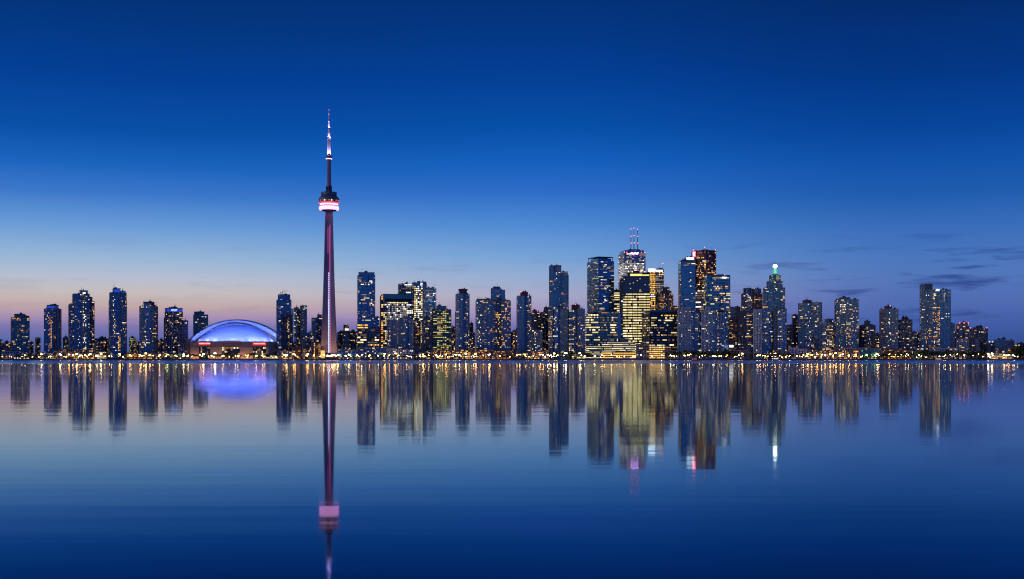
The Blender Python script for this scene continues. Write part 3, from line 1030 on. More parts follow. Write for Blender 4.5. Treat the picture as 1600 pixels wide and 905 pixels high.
b = T('office_tower', 'little lit-banded tower slotted beside the open-framed tall tower', 'the little slotted banded tower', 2750, 957, 968, 26, 3)
b.vol(957, 968, 453.5, st='band', lit=.7, pal='cream')
b = T('office_block', 'wide teal office block with long yellow lit floors below the open-framed tower', 'the wide yellow-floored block', 2420, 914, 970, 40, 4, cat='office building')
b.vol(914, 936, 491, st='band', glass='glass_teal', wall='panel_blue', lit=.45, pal='cream', df=1, zones=[(915, 934, 491, 505, .7, 'cream')])
b.vol(936, 965, 487.5, st='band', glass='glass_teal', wall='panel_blue', lit=.30, pal='office')
b.vol(965, 970, 490, st='plain', df=3, glass='glass_blue')
b = T('office_block', 'low terraced waterfront office with long cream lit floors, nearest the water', 'the terraced cream-lit office', 2300, 938, 993, 34, 3, cat='office building')
b.vol(940, 992, 535, st='band', glass='glass_teal', wall='panel_blue', lit=.8, pal='cream', fh=3.9)
b.vol(938, 993, 551, st='band', df=-8, dd=7.5, lit=.9, pal='gold', wall='concrete_pink', fh=4.5)
b.vol(950, 965, 529, 535, 'band', df=5, lit=.4, shape='cham', wall='panel_blue')
b.vol(972, 982, 529.5, 535, 'plain', df=5)
b.vol(914, 938, 541, st='band', glass='glass_teal', wall='panel_blue', lit=.6, pal='cream', fh=3.9, df=3)

b = T('office_tower', 'white-lit office tower with three tall antenna masts and a lilac name sign', 'the triple-masted white tower', 2780, 966, 1008.5, 62, 13)
b.vol(966, 1008.5, 396, st='grid', lit=.30, pal='cool', wall='concrete_pale', glass='glass_blue', fh=3.9, bw=3.0, pier=(.5, .3, 2), slab=(1.2, .2), zones=[(960, 1006, 410, 440, .97, 'rows'), (960, 1010, 400, 410, .3, 'rows')])
b.vol(969, 1006, 391.5, 396, 'plain', df=3, glass='glass_blue')
b.letters(979, 995, 394.8, 397.3, 'sign_lilac', 5, proud=1.4)
b.vol(979, 1000, 389.5, 391.5, 'plain_dark', df=12)
for q in (983.2, 989.2, 996.4):
    z0, z1 = b.lz(390), b.lz(357 if q < 985 or q > 995 else 355.5)
    x = b.lx(q)
    mb = MB()
    mb.tube((x, -12, z0 - 2), (x, -12, z0 + (z1 - z0) * .55), .95, .85, 6)
    mb.tube((x, -12, z0 + (z1 - z0) * .55), (x, -12, z1), .75, .4, 6)
    a = mb.build('antenna', 'metal_dark', b.root)
    for h in (0.0, .33, .66, 1.0):
        bb = MB()
        bb.ball((x, -13.2 if h < 1 else -12, z0 + (z1 - z0) * h + .4), .7)
        bb.build('beacon', 'beacon_red', a)
for q in (967, 972, 1001, 1008):
    b.beacon(q, 394.5, 3)

b = T('office_tower', 'black office tower with stacked cream lit floors under a dark unlit head', 'the cream-striped black tower', 2540, 968, 1015.5, 44, 5)
b.vol(968, 971, 436, st='grid', lit=.25, pal='cool', df=4)
b.vol(971, 1015.5, 458.5, st='band_bright', zones=[])
b.vol(971, 1015.5, 432, 458.5, 'plain', df=0, glass='glass_dark', unit=False)
b.vol(979, 1015.5, 426, 432, 'plain_dark', df=3, glass='panel_black')
b.panel('crown_light', 983, 1003, 428, 431, 'crown_yellow', proud=-2.7)
b.panel('crown_light', 1003.5, 1014.5, 429, 430.8, 'crown_yellow', proud=-2.7)
mb = MB()
rr = random.Random(3)
for _ in range(11):
    x, z = rr.uniform(b.lx(972), b.lx(1014)), rr.uniform(b.lz(457), b.lz(433))
    mb.box(x, x + 1.2, -22.5 + .62 * 2 - .9, -20, z, z + 1.2)
mb.build('windows', 'lit_pale', b.root, kind='stuff')

b = T('office_tower', 'gold-lit office tower under a blazing white roof band, beside the striped tower', 'the gold-lit white-topped tower', 2700, 1011, 1037.5, 40, 4)
b.vol(1011, 1023, 425, st='grid', lit=.85, pal='gold', wall='brick_brown', zones=[(1011, 1023, 425, 460, .95, 'gold'), (1011, 1023, 460, 466, .95, 'white')])
b.vol(1023, 1037, 425, st='grid', lit=.55, pal='cool', wall='concrete_pink', df=1, zones=[(1028, 1036, 426, 431, .7, 'gold')])
b.vol(1011, 1023, 420, 425, 'plain', df=1, roof=False, unit=False)
b.vol(1023, 1037.5, 420.5, 425, 'plain_pale', df=1.5, roof=False)
b.panel('crown_light', 1011, 1022.6, 420.3, 424.6, 'crown_white', proud=.2)
b.panel('crown_light', 1024, 1035, 422, 425, 'lit_white', proud=-.6)
b.mast(1036.5, 411, 421, .35, beacon=True)

b = T('office_tower', 'dark brown stepped tower with a pointed head and orange windows', 'the dark brown stepped tower', 2600, 1027, 1052, 34, 3)
b.vol(1027.5, 1052, 460, st='brown', lit=.3, pal='orange')
b.vol(1032, 1049, 455, 460, 'brown', df=4, lit=.1)
b.vol(1036, 1046, 449, 455, 'brown', df=8, lit=.05)
b.mast(1041, 442, 449, .5)
b = T('office_tower', 'small brown tower squeezed between the dark brown and bright-roofed towers', 'the small squeezed brown tower', 2820, 1050, 1062, 26, 3)
b.vol(1050, 1062, 480, st='brown', lit=.2)

b = T('office_block', 'wide low dark office block with dotted amber floors, right of the striped tower', 'the wide amber-dotted block', 2410, 1002, 1059.5, 60, 17, cat='office building')
b.vol(1002, 1059.5, 488, st='band', lit=.30, pal='office', wall='panel_black', zones=[(1018, 1058, 492, 495, .55, 'gold')])
b.vol(1008, 1056, 485, 488, 'plain', df=5, glass='glass_teal')
b = T('office_block', 'bright golden glass-fronted hall at the waterfront below the amber-dotted block', 'the golden waterfront hall', 2300, 1014.5, 1039.5, 22, -3, cat='hall')
b.vol(1014.5, 1039.5, 538.5, st='grid', lit=.95, pal='gold', fh=4.4, bw=4, wall='concrete_pink', zones=[(1014, 1040, 539, 556, .97, 'gold'), (1014, 1040, 539, 546, .97, 'cream')])
b = T('low_block', 'beige low block with a flat roof, left of the golden waterfront hall', 'the beige flat-roofed block', 2310, 993.5, 1014, 26, 3, cat='building')
b.vol(993.5, 1014, 538, st='condo_pink', lit=.1, wall='beige')

b = T('glass_tower', 'tall blue glass tower with white lit box on its roof', 'the blue bright-roofed tower', 2560, 1059.5, 1088, 44, 8)
b.vol(1059.5, 1086, 409, st='glass_tower', fh=3.3, lit=.07, zones=[(1077, 1080, 415, 450, .25, 'white')])
b.vol(1061, 1085, 407, 409, 'plain_dark', df=2)
b.vol(1069, 1084, 402, 407, 'plain_pale', df=5, roof=False)
b.panel('crown_light', 1071, 1084, 402.3, 405, 'crown_white', proud=-4)
b.mast(1065, 402, 408, .4)

b = T('office_tower', 'dark red office tower with a red lit corner emblem and warm window grid', 'the dark red tower', 2720, 1080, 1119, 46, 4)
b.vol(1085, 1119, 391.5, st='grid', wall='red_granite', glass='glass_brown', lit=.18, pal='warm', fh=3.9, bw=3.3, shape='bow', zones=[(1086, 1108, 409, 416, .6, 'warm'), (1086, 1106, 416, 455, .48, 'warm'), (1086, 1100, 401, 404, .7, 'amber' if False else 'gold'), (1106, 1119, 409, 432, .3, 'orange')])
b.vol(1080, 1085, 392.5, st='grid', wall='red_granite', glass='glass_brown', lit=.15, df=2)
b.panel('emblem_board', 1080, 1084.8, 393, 401, 'emblem_red', proud=-.6)
b.panel('emblem', 1081, 1084, 394, 400, 'sign_letters', proud=-.2, th=.3)
b.mast(1101, 385.5, 391.5, .5, beacon=True)
b.beacon(1082, 391)
b.beacon(1118, 391, 6)

b = T('office_tower', 'pale blue banded tower in the gap below the dark red tower', 'the pale blue banded tower', 2640, 1086, 1101, 30, 3)
b.vol(1086, 1101, 453.5, st='band', wall='concrete_pale', lit=.55, pal='cool', zones=[(1087, 1100, 453, 457, .9, 'rows')])
b = T('office_tower', 'blue office slab with white sign at its head, right of the dark red tower', 'the blue slab with white sign', 2600, 1099, 1141, 50, 8)
b.vol(1099, 1141, 430.5, st='glass_tower', fh=3.9, lit=.16, pal='office', slab=(1.0, .1), zones=[(1108, 1139, 447, 451, .45, 'warm'), (1108, 1139, 465, 470, .45, 'cream')])
b.letters(1126.5, 1134.5, 433, 435.2, 'sign_white', 4, proud=1.1)
b.panel('crown_light', 1110, 1113, 434, 435, 'lit_green', proud=.8)
b.beacon(1131, 430)

# the white-piered condo row right of the amber block
b = T('condo_tower', 'white-piered condo slab at the left end of the twin white row', 'the left white-piered condo', 2390, 1058.5, 1084, 30, 4)
b.vol(1058.5, 1065, 485, st='condo_white', lit=.12)
b.vol(1065, 1079, 481, st='condo_white', lit=.08, df=-1)
b.vol(1079, 1084, 489, st='condo_blue', lit=.10, df=3)
b = T('condo_tower', 'dark blue condo slab sandwiched between the two white-piered condos', 'the sandwiched dark condo', 2420, 1083.5, 1098, 28, 3)
b.vol(1083.5, 1098, 488, st='condo_blue', lit=.16, pal='warm')
b.vol(1086, 1094, 485.5, 488, 'plain', df=4)
b = T('condo_tower', 'white-piered condo with bluish central bay, right one of the twin white row', 'the right white-piered condo', 2380, 1096, 1119, 30, -3)
b.vol(1096, 1103, 486, st='condo_white', lit=.10)
b.vol(1103, 1110, 481, st='condo_white', lit=.12, df=-1)
b.vol(1110, 1119, 484, st='condo_blue', lit=.12, df=1)
b = T('condo_tower', 'dark blue condo with tiny scattered lights, right of the twin white row', 'the dark speckled condo', 2400, 1117, 1138, 28, 4)
b.vol(1117, 1138, 488, st='condo_blue', wall='concrete_dark', lit=.2, pal='mixed')
b.vol(1122, 1131, 485.5, 488, 'plain_dark', df=4)

b = T('office_tower', 'plain grey block behind, left of the twin drum tower', 'the plain grey block', 2660, 1138, 1157, 30, 3)
b.vol(1140, 1157, 480, st='condo_pink', lit=.05, wall='concrete')
b.vol(1138, 1140, 489, st='condo_pink', lit=.05, df=3)
b = T('office_tower', 'brown tower topped by two round drums with a cream lit row', 'the twin drum tower', 2600, 1158, 1191.5, 36, 3)
b.vol(1158, 1174.5, 459, st='condo_pink', lit=.22, zones=[(1166, 1174, 467, 470, .9, 'cream'), (1166, 1172, 459, 467, .45, 'white')])
b.vol(1174.5, 1191.5, 458, st='brown', df=1, lit=.2, zones=[(1178, 1191, 466.5, 469.5, .9, 'cream')])
b.vol(1161, 1174, 450.5, 459, 'condo', shape='cyl', df=2, lit=.05)
b.vol(1175, 1189.5, 451.5, 458, 'condo', shape='cyl', df=2, lit=.03)
b.mast(1167, 446, 451, .35)
b.beacon(1178.5, 451, 8)
b = T('condo_tower', 'nearly black condo slab with amber lights down its right bay', 'the nearly black condo slab', 2400, 1152, 1178, 28, 3)
b.vol(1152, 1166, 487, st='condo_dark', wall='brick_brown', lit=.06)
b.vol(1166, 1178, 487, st='condo_dark', df=1, lit=.12, zones=[(1167, 1174, q, q + 2.5, .8, 'gold') for q in (492, 502, 507, 516, 526, 538)])
b = T('apartment_block', 'low brown block with amber dots before the plain grey block', 'the low amber-dotted block', 2420, 1137.5, 1152, 26, -3, cat='apartment block')
b.vol(1137.5, 1152, 500, st='brown', lit=.3, zones=[(1139, 1146, 520, 530, .5, 'gold')])

b = T('office_tower', 'stepped tower with a green-lit neck carrying a blazing white ball lantern', 'the lantern-topped tower', 2640, 1192.5, 1226.5, 40, 3)
b.vol(1192.5, 1226.5, 450, st='condo', lit=.2, pal='mixed', wall='concrete')
b.vol(1198, 1222.5, 440, 450, 'condo', df=4, lit=.12, zones=[(1211, 1219, 449, 452, .9, 'gold')])
b.vol(1202.5, 1219.5, 430, 440, 'condo_teal', df=7, lit=.1, zones=[(1203, 1209, 430, 440, .3, 'green'), (1213, 1219, 430, 439, .75, 'green')])
mb = MB()
cx, cy = b.lx(1211), -4.0
rn = 2.2 * b.sc
mb.lathe([(rn * 1.15, b.lz(427)), (rn * .95, b.lz(423)), (rn * .85, b.lz(417.5))], 10, cx, cy)
nk = mb.build('lantern_neck', 'lantern_green', b.root)
mb = MB()
mb.lathe([(rn * 2.9, b.lz(430.2)), (rn * 2.7, b.lz(429)), (rn * 1.5, b.lz(427.6)), (rn * 1.1, b.lz(426.8))], 10, cx, cy)
mb.build('neck_skirt', 'copper_green', b.root)
mb = MB()
mb.ball((cx, cy, b.lz(415.5)), 3.1 * b.sc, 0, 14, 9)
mb.build('lantern_ball', 'lantern_white', b.root, True)
mb = MB()
mb.tube((cx, cy, b.lz(413)), (cx, cy, b.lz(408.5)), .5, .25, 6)
mb.tube((cx - rn * 1.2, cy, b.lz(419.2)), (cx - rn * 1.2, cy, b.lz(418.6)), .3, .3, 6)
mb.build('finial', 'metal_dark', b.root)

b = T('condo_tower', 'white-piered slim condo slab before the lantern-topped tower', 'the slim white-piered slab', 2380, 1177, 1191, 26, -3)
b.vol(1177, 1191, 484.5, st='condo_white', lit=.10)
b = T('condo_tower', 'blue condo slab with a small gold lit head before the lantern tower', 'the gold-headed blue slab', 2400, 1190.5, 1207, 28, 3)
b.vol(1190.5, 1207, 483, st='condo_blue', lit=.18, pal='mixed', zones=[(1193, 1198, 478, 484, .9, 'cream')])
b.vol(1192.5, 1199.5, 478, 483, 'band', df=3, lit=.8, pal='gold')
b = T('condo_tower', 'dark blue condo with white floor rows under the right of the lantern tower', 'the white-rowed dark condo', 2370, 1206.5, 1229, 30, 4)
b.vol(1206.5, 1214, 484, st='condo_dark', lit=.05, df=3)
b.vol(1214, 1229, 483, st='condo_blue', lit=.13, zones=[(1215, 1221, q, q + 2.2, .9, 'cream') for q in (485, 497, 510, 524, 543)])

b = T('condo_tower', 'dark low tower with a purple upper step, right of the lantern tower', 'the dark low stepped tower', 2560, 1229, 1249, 30, 3)
b.vol(1229, 1249, 508, st='condo_dark', lit=.15)
b.vol(1238, 1248, 492, 508, 'condo_pink', df=2, lit=.1)
b = T('condo_tower', 'paired condo tower of two blue slabs with a white lit middle seam', 'the paired blue condo', 2420, 1247, 1284.5, 34, -4)
b.vol(1247, 1262, 474.5, st='condo', lit=.12)
b.vol(1261, 1268.5, 474.5, st='condo_blue', df=-1, zones=[(1260, 1264, q, q + 2.2, .9, 'white') for q in (497, 507, 520, 540)])
b.vol(1268.5, 1284.5, 473, st='condo', df=1, lit=.16)
b.vol(1254, 1268, 469.5, 474.5, 'plain_dark', df=4)
b.vol(1269, 1279, 530, st='condo_pink', df=-6, dd=8, wall='beige', lit=.15)
b = T('condo_tower', 'low stepped block of mixed lights right of the paired blue condo', 'the low mixed-light block', 2540, 1284, 1305, 30, 3)
b.vol(1284, 1305, 505, st='condo_pale', lit=.3, pal='mixed')
b.vol(1289, 1302, 499, 505, 'condo', df=3, lit=.08)
b = T('condo_tower', 'wide condo tower with a bright yellow-white window patch near its top', 'the bright-patched condo tower', 2420, 1304, 1341.5, 34, 4)
b.vol(1304, 1311, 469, st='condo', lit=.16)
b.vol(1311, 1321, 468, st='condo_teal', df=-1, lit=.12, zones=[(1310, 1320, 475, 489, .88, 'white')])
b.vol(1321, 1328.5, 468, st='condo', lit=.1, zones=[(1321, 1328, 503, 509, .95, 'cream'), (1321, 1328, 514, 516, .9, 'gold'), (1321, 1328, 520, 540, .3, 'gold')])
b.vol(1328.5, 1341.5, 468.5, st='condo', df=1, lit=.14)
b.vol(1311, 1328, 465, 468, 'plain', df=4)
b = T('condo_tower', 'low grey tower with a narrow cap right of the bright-patched tower', 'the low narrow-capped tower', 2560, 1343, 1368, 30, -3)
b.vol(1343, 1368, 508.5, st='condo_pink', lit=.17)
b.vol(1350.5, 1359.5, 502, 508.5, 'plain', df=3)
b = T('condo_tower', 'dark condo tower with a ladder of white lit windows up its centre', 'the white-laddered condo tower', 2420, 1374, 1403.5, 30, 3)
b.vol(1374, 1383, 484, st='condo_pink', lit=.13)
b.vol(1383, 1392, 483, st='condo_teal', df=-1, lit=.08, zones=[(1386, 1391, q, q + 2, .95, 'white') for q in (494, 498, 502, 506, 516, 520, 532, 539)])
b.vol(1392, 1403.5, 483.5, st='condo', lit=.13, df=1)
b.vol(1382, 1393.5, 478.5, 483, 'plain_dark', df=4)
b.beacon(1391, 478.5, 5)
b = T('condo_tower', 'pink-grey condo with a red-edged cap beside the white-laddered tower', 'the red-edged pink condo', 2440, 1403, 1425.5, 28, -3)
b.vol(1403, 1425.5, 500, st='condo_pink', lit=.17, pal='mixed', wall='concrete')
b.vol(1409, 1418.5, 496, 500, 'plain_dark', df=3, glass='red_granite')
b = T('apartment_block', 'low block with a greenish lit row left of the tallest right-hand tower', 'the low green-lit block', 2560, 1424, 1438, 28, 3, cat='apartment block')
b.vol(1424, 1438, 519.5, st='condo_pale', lit=.25, zones=[(1425, 1433, 526, 529, .95, 'green')])

b = T('condo_tower', 'tallest right-hand tower, tripartite with a dark box and a white roof light', 'the tallest right-hand tower', 2430, 1437, 1492, 36, 4)
b.vol(1437, 1443, 447, st='balcony', lit=.13, wall='concrete_pink')  # left wing's pink wall colour carries the glow from the west
b.vol(1443, 1456, 453, st='condo', lit=.12, zones=[(1445, 1450, 457, 462, .6, 'white'), (1437, 1458, 510, 548, .2, 'orange')])
b.vol(1443, 1456, 444, 453, 'plain', df=1, glass='glass_dark')
b.vol(1456, 1468, 453.5, st='condo', df=2, lit=.25, pal='warm', zones=[(1457, 1466, 480, 483, .9, 'cream'), (1456, 1467, 484, 512, .4, 'orange')])
b.vol(1468, 1485, 453.5, st='condo_blue', df=-.5, lit=.05, zones=[(1473.5, 1476, 456, 473, .8, 'orange'), (1474, 1484, 489, 492, .6, 'white'), (1475, 1484, 494, 497, .85, 'cream'), (1475, 1482, 477, 479, .5, 'white')])
b.vol(1485, 1492, 506, st='condo', df=4, lit=.08)
b.vol(1437, 1443, 444.5, 447, 'plain_pale', df=1)
b.panel('roof_lamp', 1462, 1466.5, 452, 454.5, 'sign_white', proud=.4)
b = T('condo_tower', 'pinkish tower with red roof lights right of the tallest right-hand tower', 'the pinkish red-lit tower', 2560, 1494, 1514, 28, 3)
b.vol(1494, 1514, 507, st='condo_pink', lit=.14, wall='concrete_pink')
b.vol(1499, 1513, 504.5, 507, 'plain_pale', df=3)
for q in (1499, 1506, 1513):
    b.beacon(q, 505, 3)
b = T('condo_tower', 'broad pinkish block with red corner lights and one white lit row', 'the broad pinkish block', 2540, 1515, 1543.5, 30, -3)
b.vol(1515, 1543.5, 513.5, st='condo_pink', lit=.16, wall='concrete_pink', zones=[(1531, 1542, 519, 521, .8, 'white')])
b.vol(1525, 1535, 510, 513.5, 'plain_dark', df=3)
for q in (1516, 1543):
    b.beacon(q, 513, 2)
b = T('apartment_block', 'dark low slab with few lights before the pinkish towers', 'the dark low slab', 2400, 1494, 1531, 26, 3, cat='apartment block')
b.vol(1494, 1512, 530, st='condo_pale', lit=.2, pal='orange')
b.vol(1512, 1531, 529, st='condo_dark', lit=.1)
b = T('apartment_block', 'grey flat-roofed block with dark cap, last large block toward the right edge', 'the last grey block', 2480, 1553, 1584.5, 30, 3, cat='apartment block')
b.vol(1553, 1570, 531, st='condo_pale', lit=.08)
b.vol(1570, 1584.5, 532.5, st='condo_pink', lit=.06)
b.vol(1565, 1571, 528.5, 531, 'plain_dark', df=4)
b.vol(1553, 1578, 544, st='condo_pale', df=-12, dd=11, lit=.35, pal='warm', wall='beige')
b = T('apartment_block', 'low block with two white roof lights left of the last grey block', 'the white-roof-light block', 2560, 1542.5, 1554, 24, 3, cat='apartment block')
b.vol(1542.5, 1554, 535.5, st='condo_pale', lit=.25)
b.panel('roof_lamp', 1544.5, 1546.5, 533.6, 535.2, 'lit_white', proud=.3)
b.panel('roof_lamp', 1549.5, 1551.5, 533.8, 535.2, 'lit_white', proud=.3)

# ------------------------------------------------------------------ the tall concrete spire
YT = 2600.0
ts = YT / FPX
tw = tag(empty('observation_tower', (PX(514, YT), YT, GZ), -atan2(PX(514, YT), YT)),
         'very tall tapering concrete tower with a lit round pod and an antenna spire', 'tower')
SHORTS.append((500, 528, YT, 'the tall concrete spire'))


def tz(py):
    return PZ(py, YT) - GZ


prof = [(560, 28.5), (548, 26.4), (520, 22.6), (490, 20.2), (460, 18.0), (430, 16.2), (400, 14.6), (370, 13.2), (345, 12.0), (326, 11.2)]
mb = MB()
for k, (py, wpx) in enumerate(prof):
    rw = wpx * ts / 2 / .866 * .98
    rc = min(6.2, rw * .62) + .0
    rc = max(5.2, rw * .36)
    th = max(2.2, rw * .16)
    z = 0.0 if k == 0 else tz(py)
    for a in (radians(-150), radians(-30), radians(90)):
        ca, sa = cos(a), sin(a)
        for (r, off) in ((rc, -1), (rw, -2), (rw, 2), (rc, 1)):
            if abs(off) == 1:
                t = a + off * radians(30)
                mb.v.append((rc * cos(t), rc * sin(t), z))
            else:
                o_ = th / 2 * (1 if off > 0 else -1)
                mb.v.append((rw * ca - o_ * sa, rw * sa + o_ * ca, z))
for k in range(len(prof) - 1):
    for j in range(12):
        j2 = (j + 1) % 12
        mb.f.append((k * 12 + j, k * 12 + j2, (k + 1) * 12 + j2, (k + 1) * 12 + j))
        mb.m.append(0)
shaft = mb.build('shaft', 'tower_concrete', tw)


def valley(py):
    for (y0, w0), (y1, w1) in zip(prof, prof[1:]):
        if y1 <= py <= y0:
            w = w0 + (w1 - w0) * (y0 - py) / (y0 - y1)
            break
    rw = w * ts / 2 / .866 * .98
    rc = max(5.2, rw * .36)
    return -rc * .866, rc * .5       # y of the flat valley face, its half width


mb = MB()
py = 551.0
while py > 427:
    yv, hw = valley(py)
    z = tz(py)
    mb.box(-1.1, .5, yv - .5, yv + .2, z, z + 2.4)
    py -= 2.35 if py > 470 else 3.4
mb.build('elevator_lights', 'led_cyan', shaft, kind='stuff')
for (sx, ya, yb_, w) in ((.80, 551, 352, .36), (-.80, 396, 356, .2)):
    mb = MB()
    pts = [ya + (yb_ - ya) * t / 12 for t in range(13)]
    for p, q in zip(pts, pts[1:]):
        (y0, h0), (y1, h1) = valley(p), valley(q)
        x0, x1 = sx * h0, sx * h1
        mb.quad((x0 - w, y0 - .35, tz(p)), (x0 + w, y0 - .35, tz(p)), (x1 + w, y1 - .35, tz(q)), (x1 - w, y1 - .35, tz(q)))
        mb.quad((x0 + w, y0 - .35, tz(p)), (x0 + w, y0 + .1, tz(p)), (x1 + w, y1 + .1, tz(q)), (x1 + w, y1 - .35, tz(q)))
        mb.quad((x0 - w, y0 + .1, tz(p)), (x0 - w, y0 - .35, tz(p)), (x1 - w, y1 - .35, tz(q)), (x1 - w, y1 + .1, tz(q)))
    mb.build('light_strip', 'led_pink', shaft)


def ring(name, prof_px, mat, parent=tw, n=40, smooth=True):
    mb = MB()
    mb.lathe([(r * ts, tz(y)) for r, y in prof_px], n)
    return mb.build(name, mat, parent, smooth)


pod = ring('pod', [(5.0, 330.5), (10.5, 330), (12.8, 328), (12.8, 322), (13.6, 321.5), (13.6, 318.2), (15.0, 318), (15.9, 316.5), (15.9, 311.5), (16.2, 310.8), (14.6, 309.2), (12.4, 307.2), (12.2, 305), (11.2, 304.6), (11.8, 303.6), (12.4, 302.6), (12.3, 300.9), (11.2, 300.6), (4, 300)], 'metal_grey')
ring('glow_ring', [(12.9, 328.4), (14.6, 328.2), (15.3, 326.8), (15.5, 325.4), (15.2, 323.9), (14.4, 322.9), (12.9, 322.7)], 'radome_glow', pod)  # radome is floodlit; that light is put into its emission
ring('glow_ring', [(13.65, 321.2), (14.1, 320.6), (14.1, 319.2), (13.65, 318.7)], 'pod_glow_white', pod)
ring('red_glow_ring', [(14.8, 318.6), (15.4, 318.3), (15.95, 316.9), (15.3, 316.6)], 'pod_glow_red', pod)
rr = random.Random(5)
mb = MB()
for k in range(56):
    if rr.random() < .6:
        a0, a1 = 2 * pi * k / 56, 2 * pi * (k + .62) / 56
        r = 15.97 * ts
        mb.quad((r * cos(a0), r * sin(a0), tz(315.6)), (r * cos(a1), r * sin(a1), tz(315.6)), (r * cos(a1), r * sin(a1), tz(313)), (r * cos(a0), r * sin(a0), tz(313.6)), rr.choices(range(4), (6, 4, 1, .6))[0])
mb.build('windows', ['lit_faint', 'lit_dim', 'lit_warm', 'lit_pale'], pod, kind='stuff')
mb = MB()
for a in range(6):
    t = pi / 6 + a * pi / 3
    r = 4.2 * ts
    mb.box(r * cos(t) - 1.4, r * cos(t) + 1.4, r * sin(t) - 1.4, r * sin(t) + 1.4, tz(300.6), tz(290.5) - (a % 2) * 3)
mb.build('equipment_deck', 'metal_dark', tw)
mb = MB()
mb.prism([(3.7 * ts * cos(t * pi / 3 + .26), 3.7 * ts * sin(t * pi / 3 + .26)) for t in range(6)], tz(301), tz(248), poly2=[(3.1 * ts * cos(t * pi / 3 + .26), 3.1 * ts * sin(t * pi / 3 + .26)) for t in range(6)])
mb.build('upper_shaft', 'tower_concrete', tw)
ring('upper_pod', [(3.0, 251), (4.2, 250.2), (4.7, 248.5), (4.7, 245.8), (4.2, 244.4), (1, 244)], 'metal_grey', tw, 24)
ring('glow_ring', [(4.3, 249.6), (4.8, 248.9), (4.85, 248.0), (4.4, 247.6)], 'pod_glow_white', tw, 24)
ant = ring('antenna', [(2.7, 244), (2.6, 217.4), (3.0, 217.2), (3.0, 216.6), (1.8, 216.2), (1.7, 204.6), (2.0, 204.3), (2.0, 203.8), (1.15, 203.4), (1.0, 190.2), (1.3, 190), (1.3, 189.6), (.85, 189.2), (.7, 179), (.9, 178.8), (.9, 178.4), (.5, 178), (.35, 172.2), (.05, 172)], 'metal_white', tw, 12, False)
for y in (244.0, 216.6, 203.8, 190, 178.6, 172.0):
    mb = MB()
    mb.ball((0, -(1.2 if y > 175 else 0) * ts - (1.9 * ts if y > 200 else 0), tz(y) + .3), .38 if y > 180 else .4)
    mb.build('beacon', 'beacon_red', ant)


def spot(name, loc, target, energy, color, size=60, rad=.6, parent=None):
    l = bpy.data.lights.new(name, 'SPOT')
    l.energy, l.color, l.spot_size, l.spot_blend, l.shadow_soft_size = energy, color, radians(size), .6, rad
    o = bpy.data.objects.new(name, l)
    col.objects.link(o)
    o.parent = parent
    o.location = loc
    d = [target[i] - loc[i] for i in range(3)]
    h = sqrt(d[0] ** 2 + d[1] ** 2)
    o.rotation_euler = (atan2(h, -d[2]), 0, atan2(d[1], d[0]) - pi / 2)
    return o


for (y, dy, en) in ((244, 24, 9e4), (216.6, 11, 3.5e4), (203.6, 22, 6e4)):
    for sx in (-.8, .8):
        rad_ = 4.6 * ts if y > 220 else 2.7 * ts
        p = (rad_ * sx, -rad_ * .75, tz(y) + 1.0)
        mb = MB()
        mb.box(p[0] - .4, p[0] + .4, p[1] - .4, p[1] + .4, p[2] - 1.4, p[2] - .7)
        mb.build('floodlight', 'metal_dark', tw)
        spot('antenna_floodlight', p, (0, 0, tz(y - dy * .55)), en, (.62, .40, 1.0), 50, .3, tw)
# warm floodlights at the foot
for (x, z, en, c) in ((-17, 4, 3.0e4, (1.0, .62, .25)), (15, 3, 1.6e4, (1.0, .66, .36)), (0, 3, 6e3, (1.0, .9, .85))):
    mb = MB()
    mb.box(x - .8, x + .8, -44.8, -43.6, 0, z - 1.3)
    mb.build('floodlight', 'metal_dark', tw)
    spot('foot_floodlight', (x, -44, z), (x * .5, 0, 34), en, c, 80, 1.0, tw)
mb = MB()
mb.box(-19, -9, -24, -10, 0, 19)
mb.box(-9, 26, -22, -12, 0, 9)
eb = mb.build('entrance_block', 'concrete_pink', tw)
mb = MB()
for k in range(4):
    for j in range(5):
        mb.quad((-18.6 + k * 2.4, -24.1, 1.5 + j * 3.4), (-16.9 + k * 2.4, -24.1, 1.5 + j * 3.4), (-16.9 + k * 2.4, -24.1, 4.2 + j * 3.4), (-18.6 + k * 2.4, -24.1, 4.2 + j * 3.4))
mb.build('windows', 'lit_gold', eb, kind='stuff')

# ------------------------------------------------------------------ domed stadium
YS = 2380.0
ss = YS / FPX
SX = 369.0
sd = tag(empty('domed_stadium', (PX(SX, YS) * (YS + 70) / YS, YS + 70, GZ), -atan2(PX(SX, YS), YS)),
         'white domed stadium bathed in blue light, low beside the tall spire', 'stadium')
SHORTS.append((292, 432, YS, 'the domed stadium'))
ca = cos(atan2(PX(SX, YS), YS))


def sxp(px):
    return (px - SX) * ss * ca


def szp(py):
    return PZ(py, YS) - GZ


ZW = szp(534)
wl, wr = sxp(297), sxp(431)
drum = [(wl, -66), (wr, -66), (wr + 10, -40), (wr + 10, 90), (wr - 30, 130), (wl + 30, 130), (wl - 8, 90), (wl - 8, -40)]
mb = MB()
mb.prism(drum, 0, ZW)
stwall = mb.build('drum_wall', 'concrete_pink', sd)
mb = MB()
mb.box(sxp(292), sxp(297.5), -62, -30, 0, szp(530))
mb.box(sxp(292) - 1, sxp(298), -63, -29, szp(531), szp(529.6))
mb.build('corner_pier', 'concrete_pink', sd)
mb = MB()
mb.box(wl - .5, wr + .5, -67.6, -65.8, szp(541.8), ZW + .8)
mb.build('upper_band', 'concrete_pink', stwall)
for (a, b_) in ((298, 311), (328.5, 347), (375, 395), (416, 421)):
    mb = MB()
    mb.box(sxp(a), sxp(b_), -66.9, -65.7, .5, szp(542.4))
    mb.build('wall_panel', 'beige', stwall)
rr = random.Random(17)
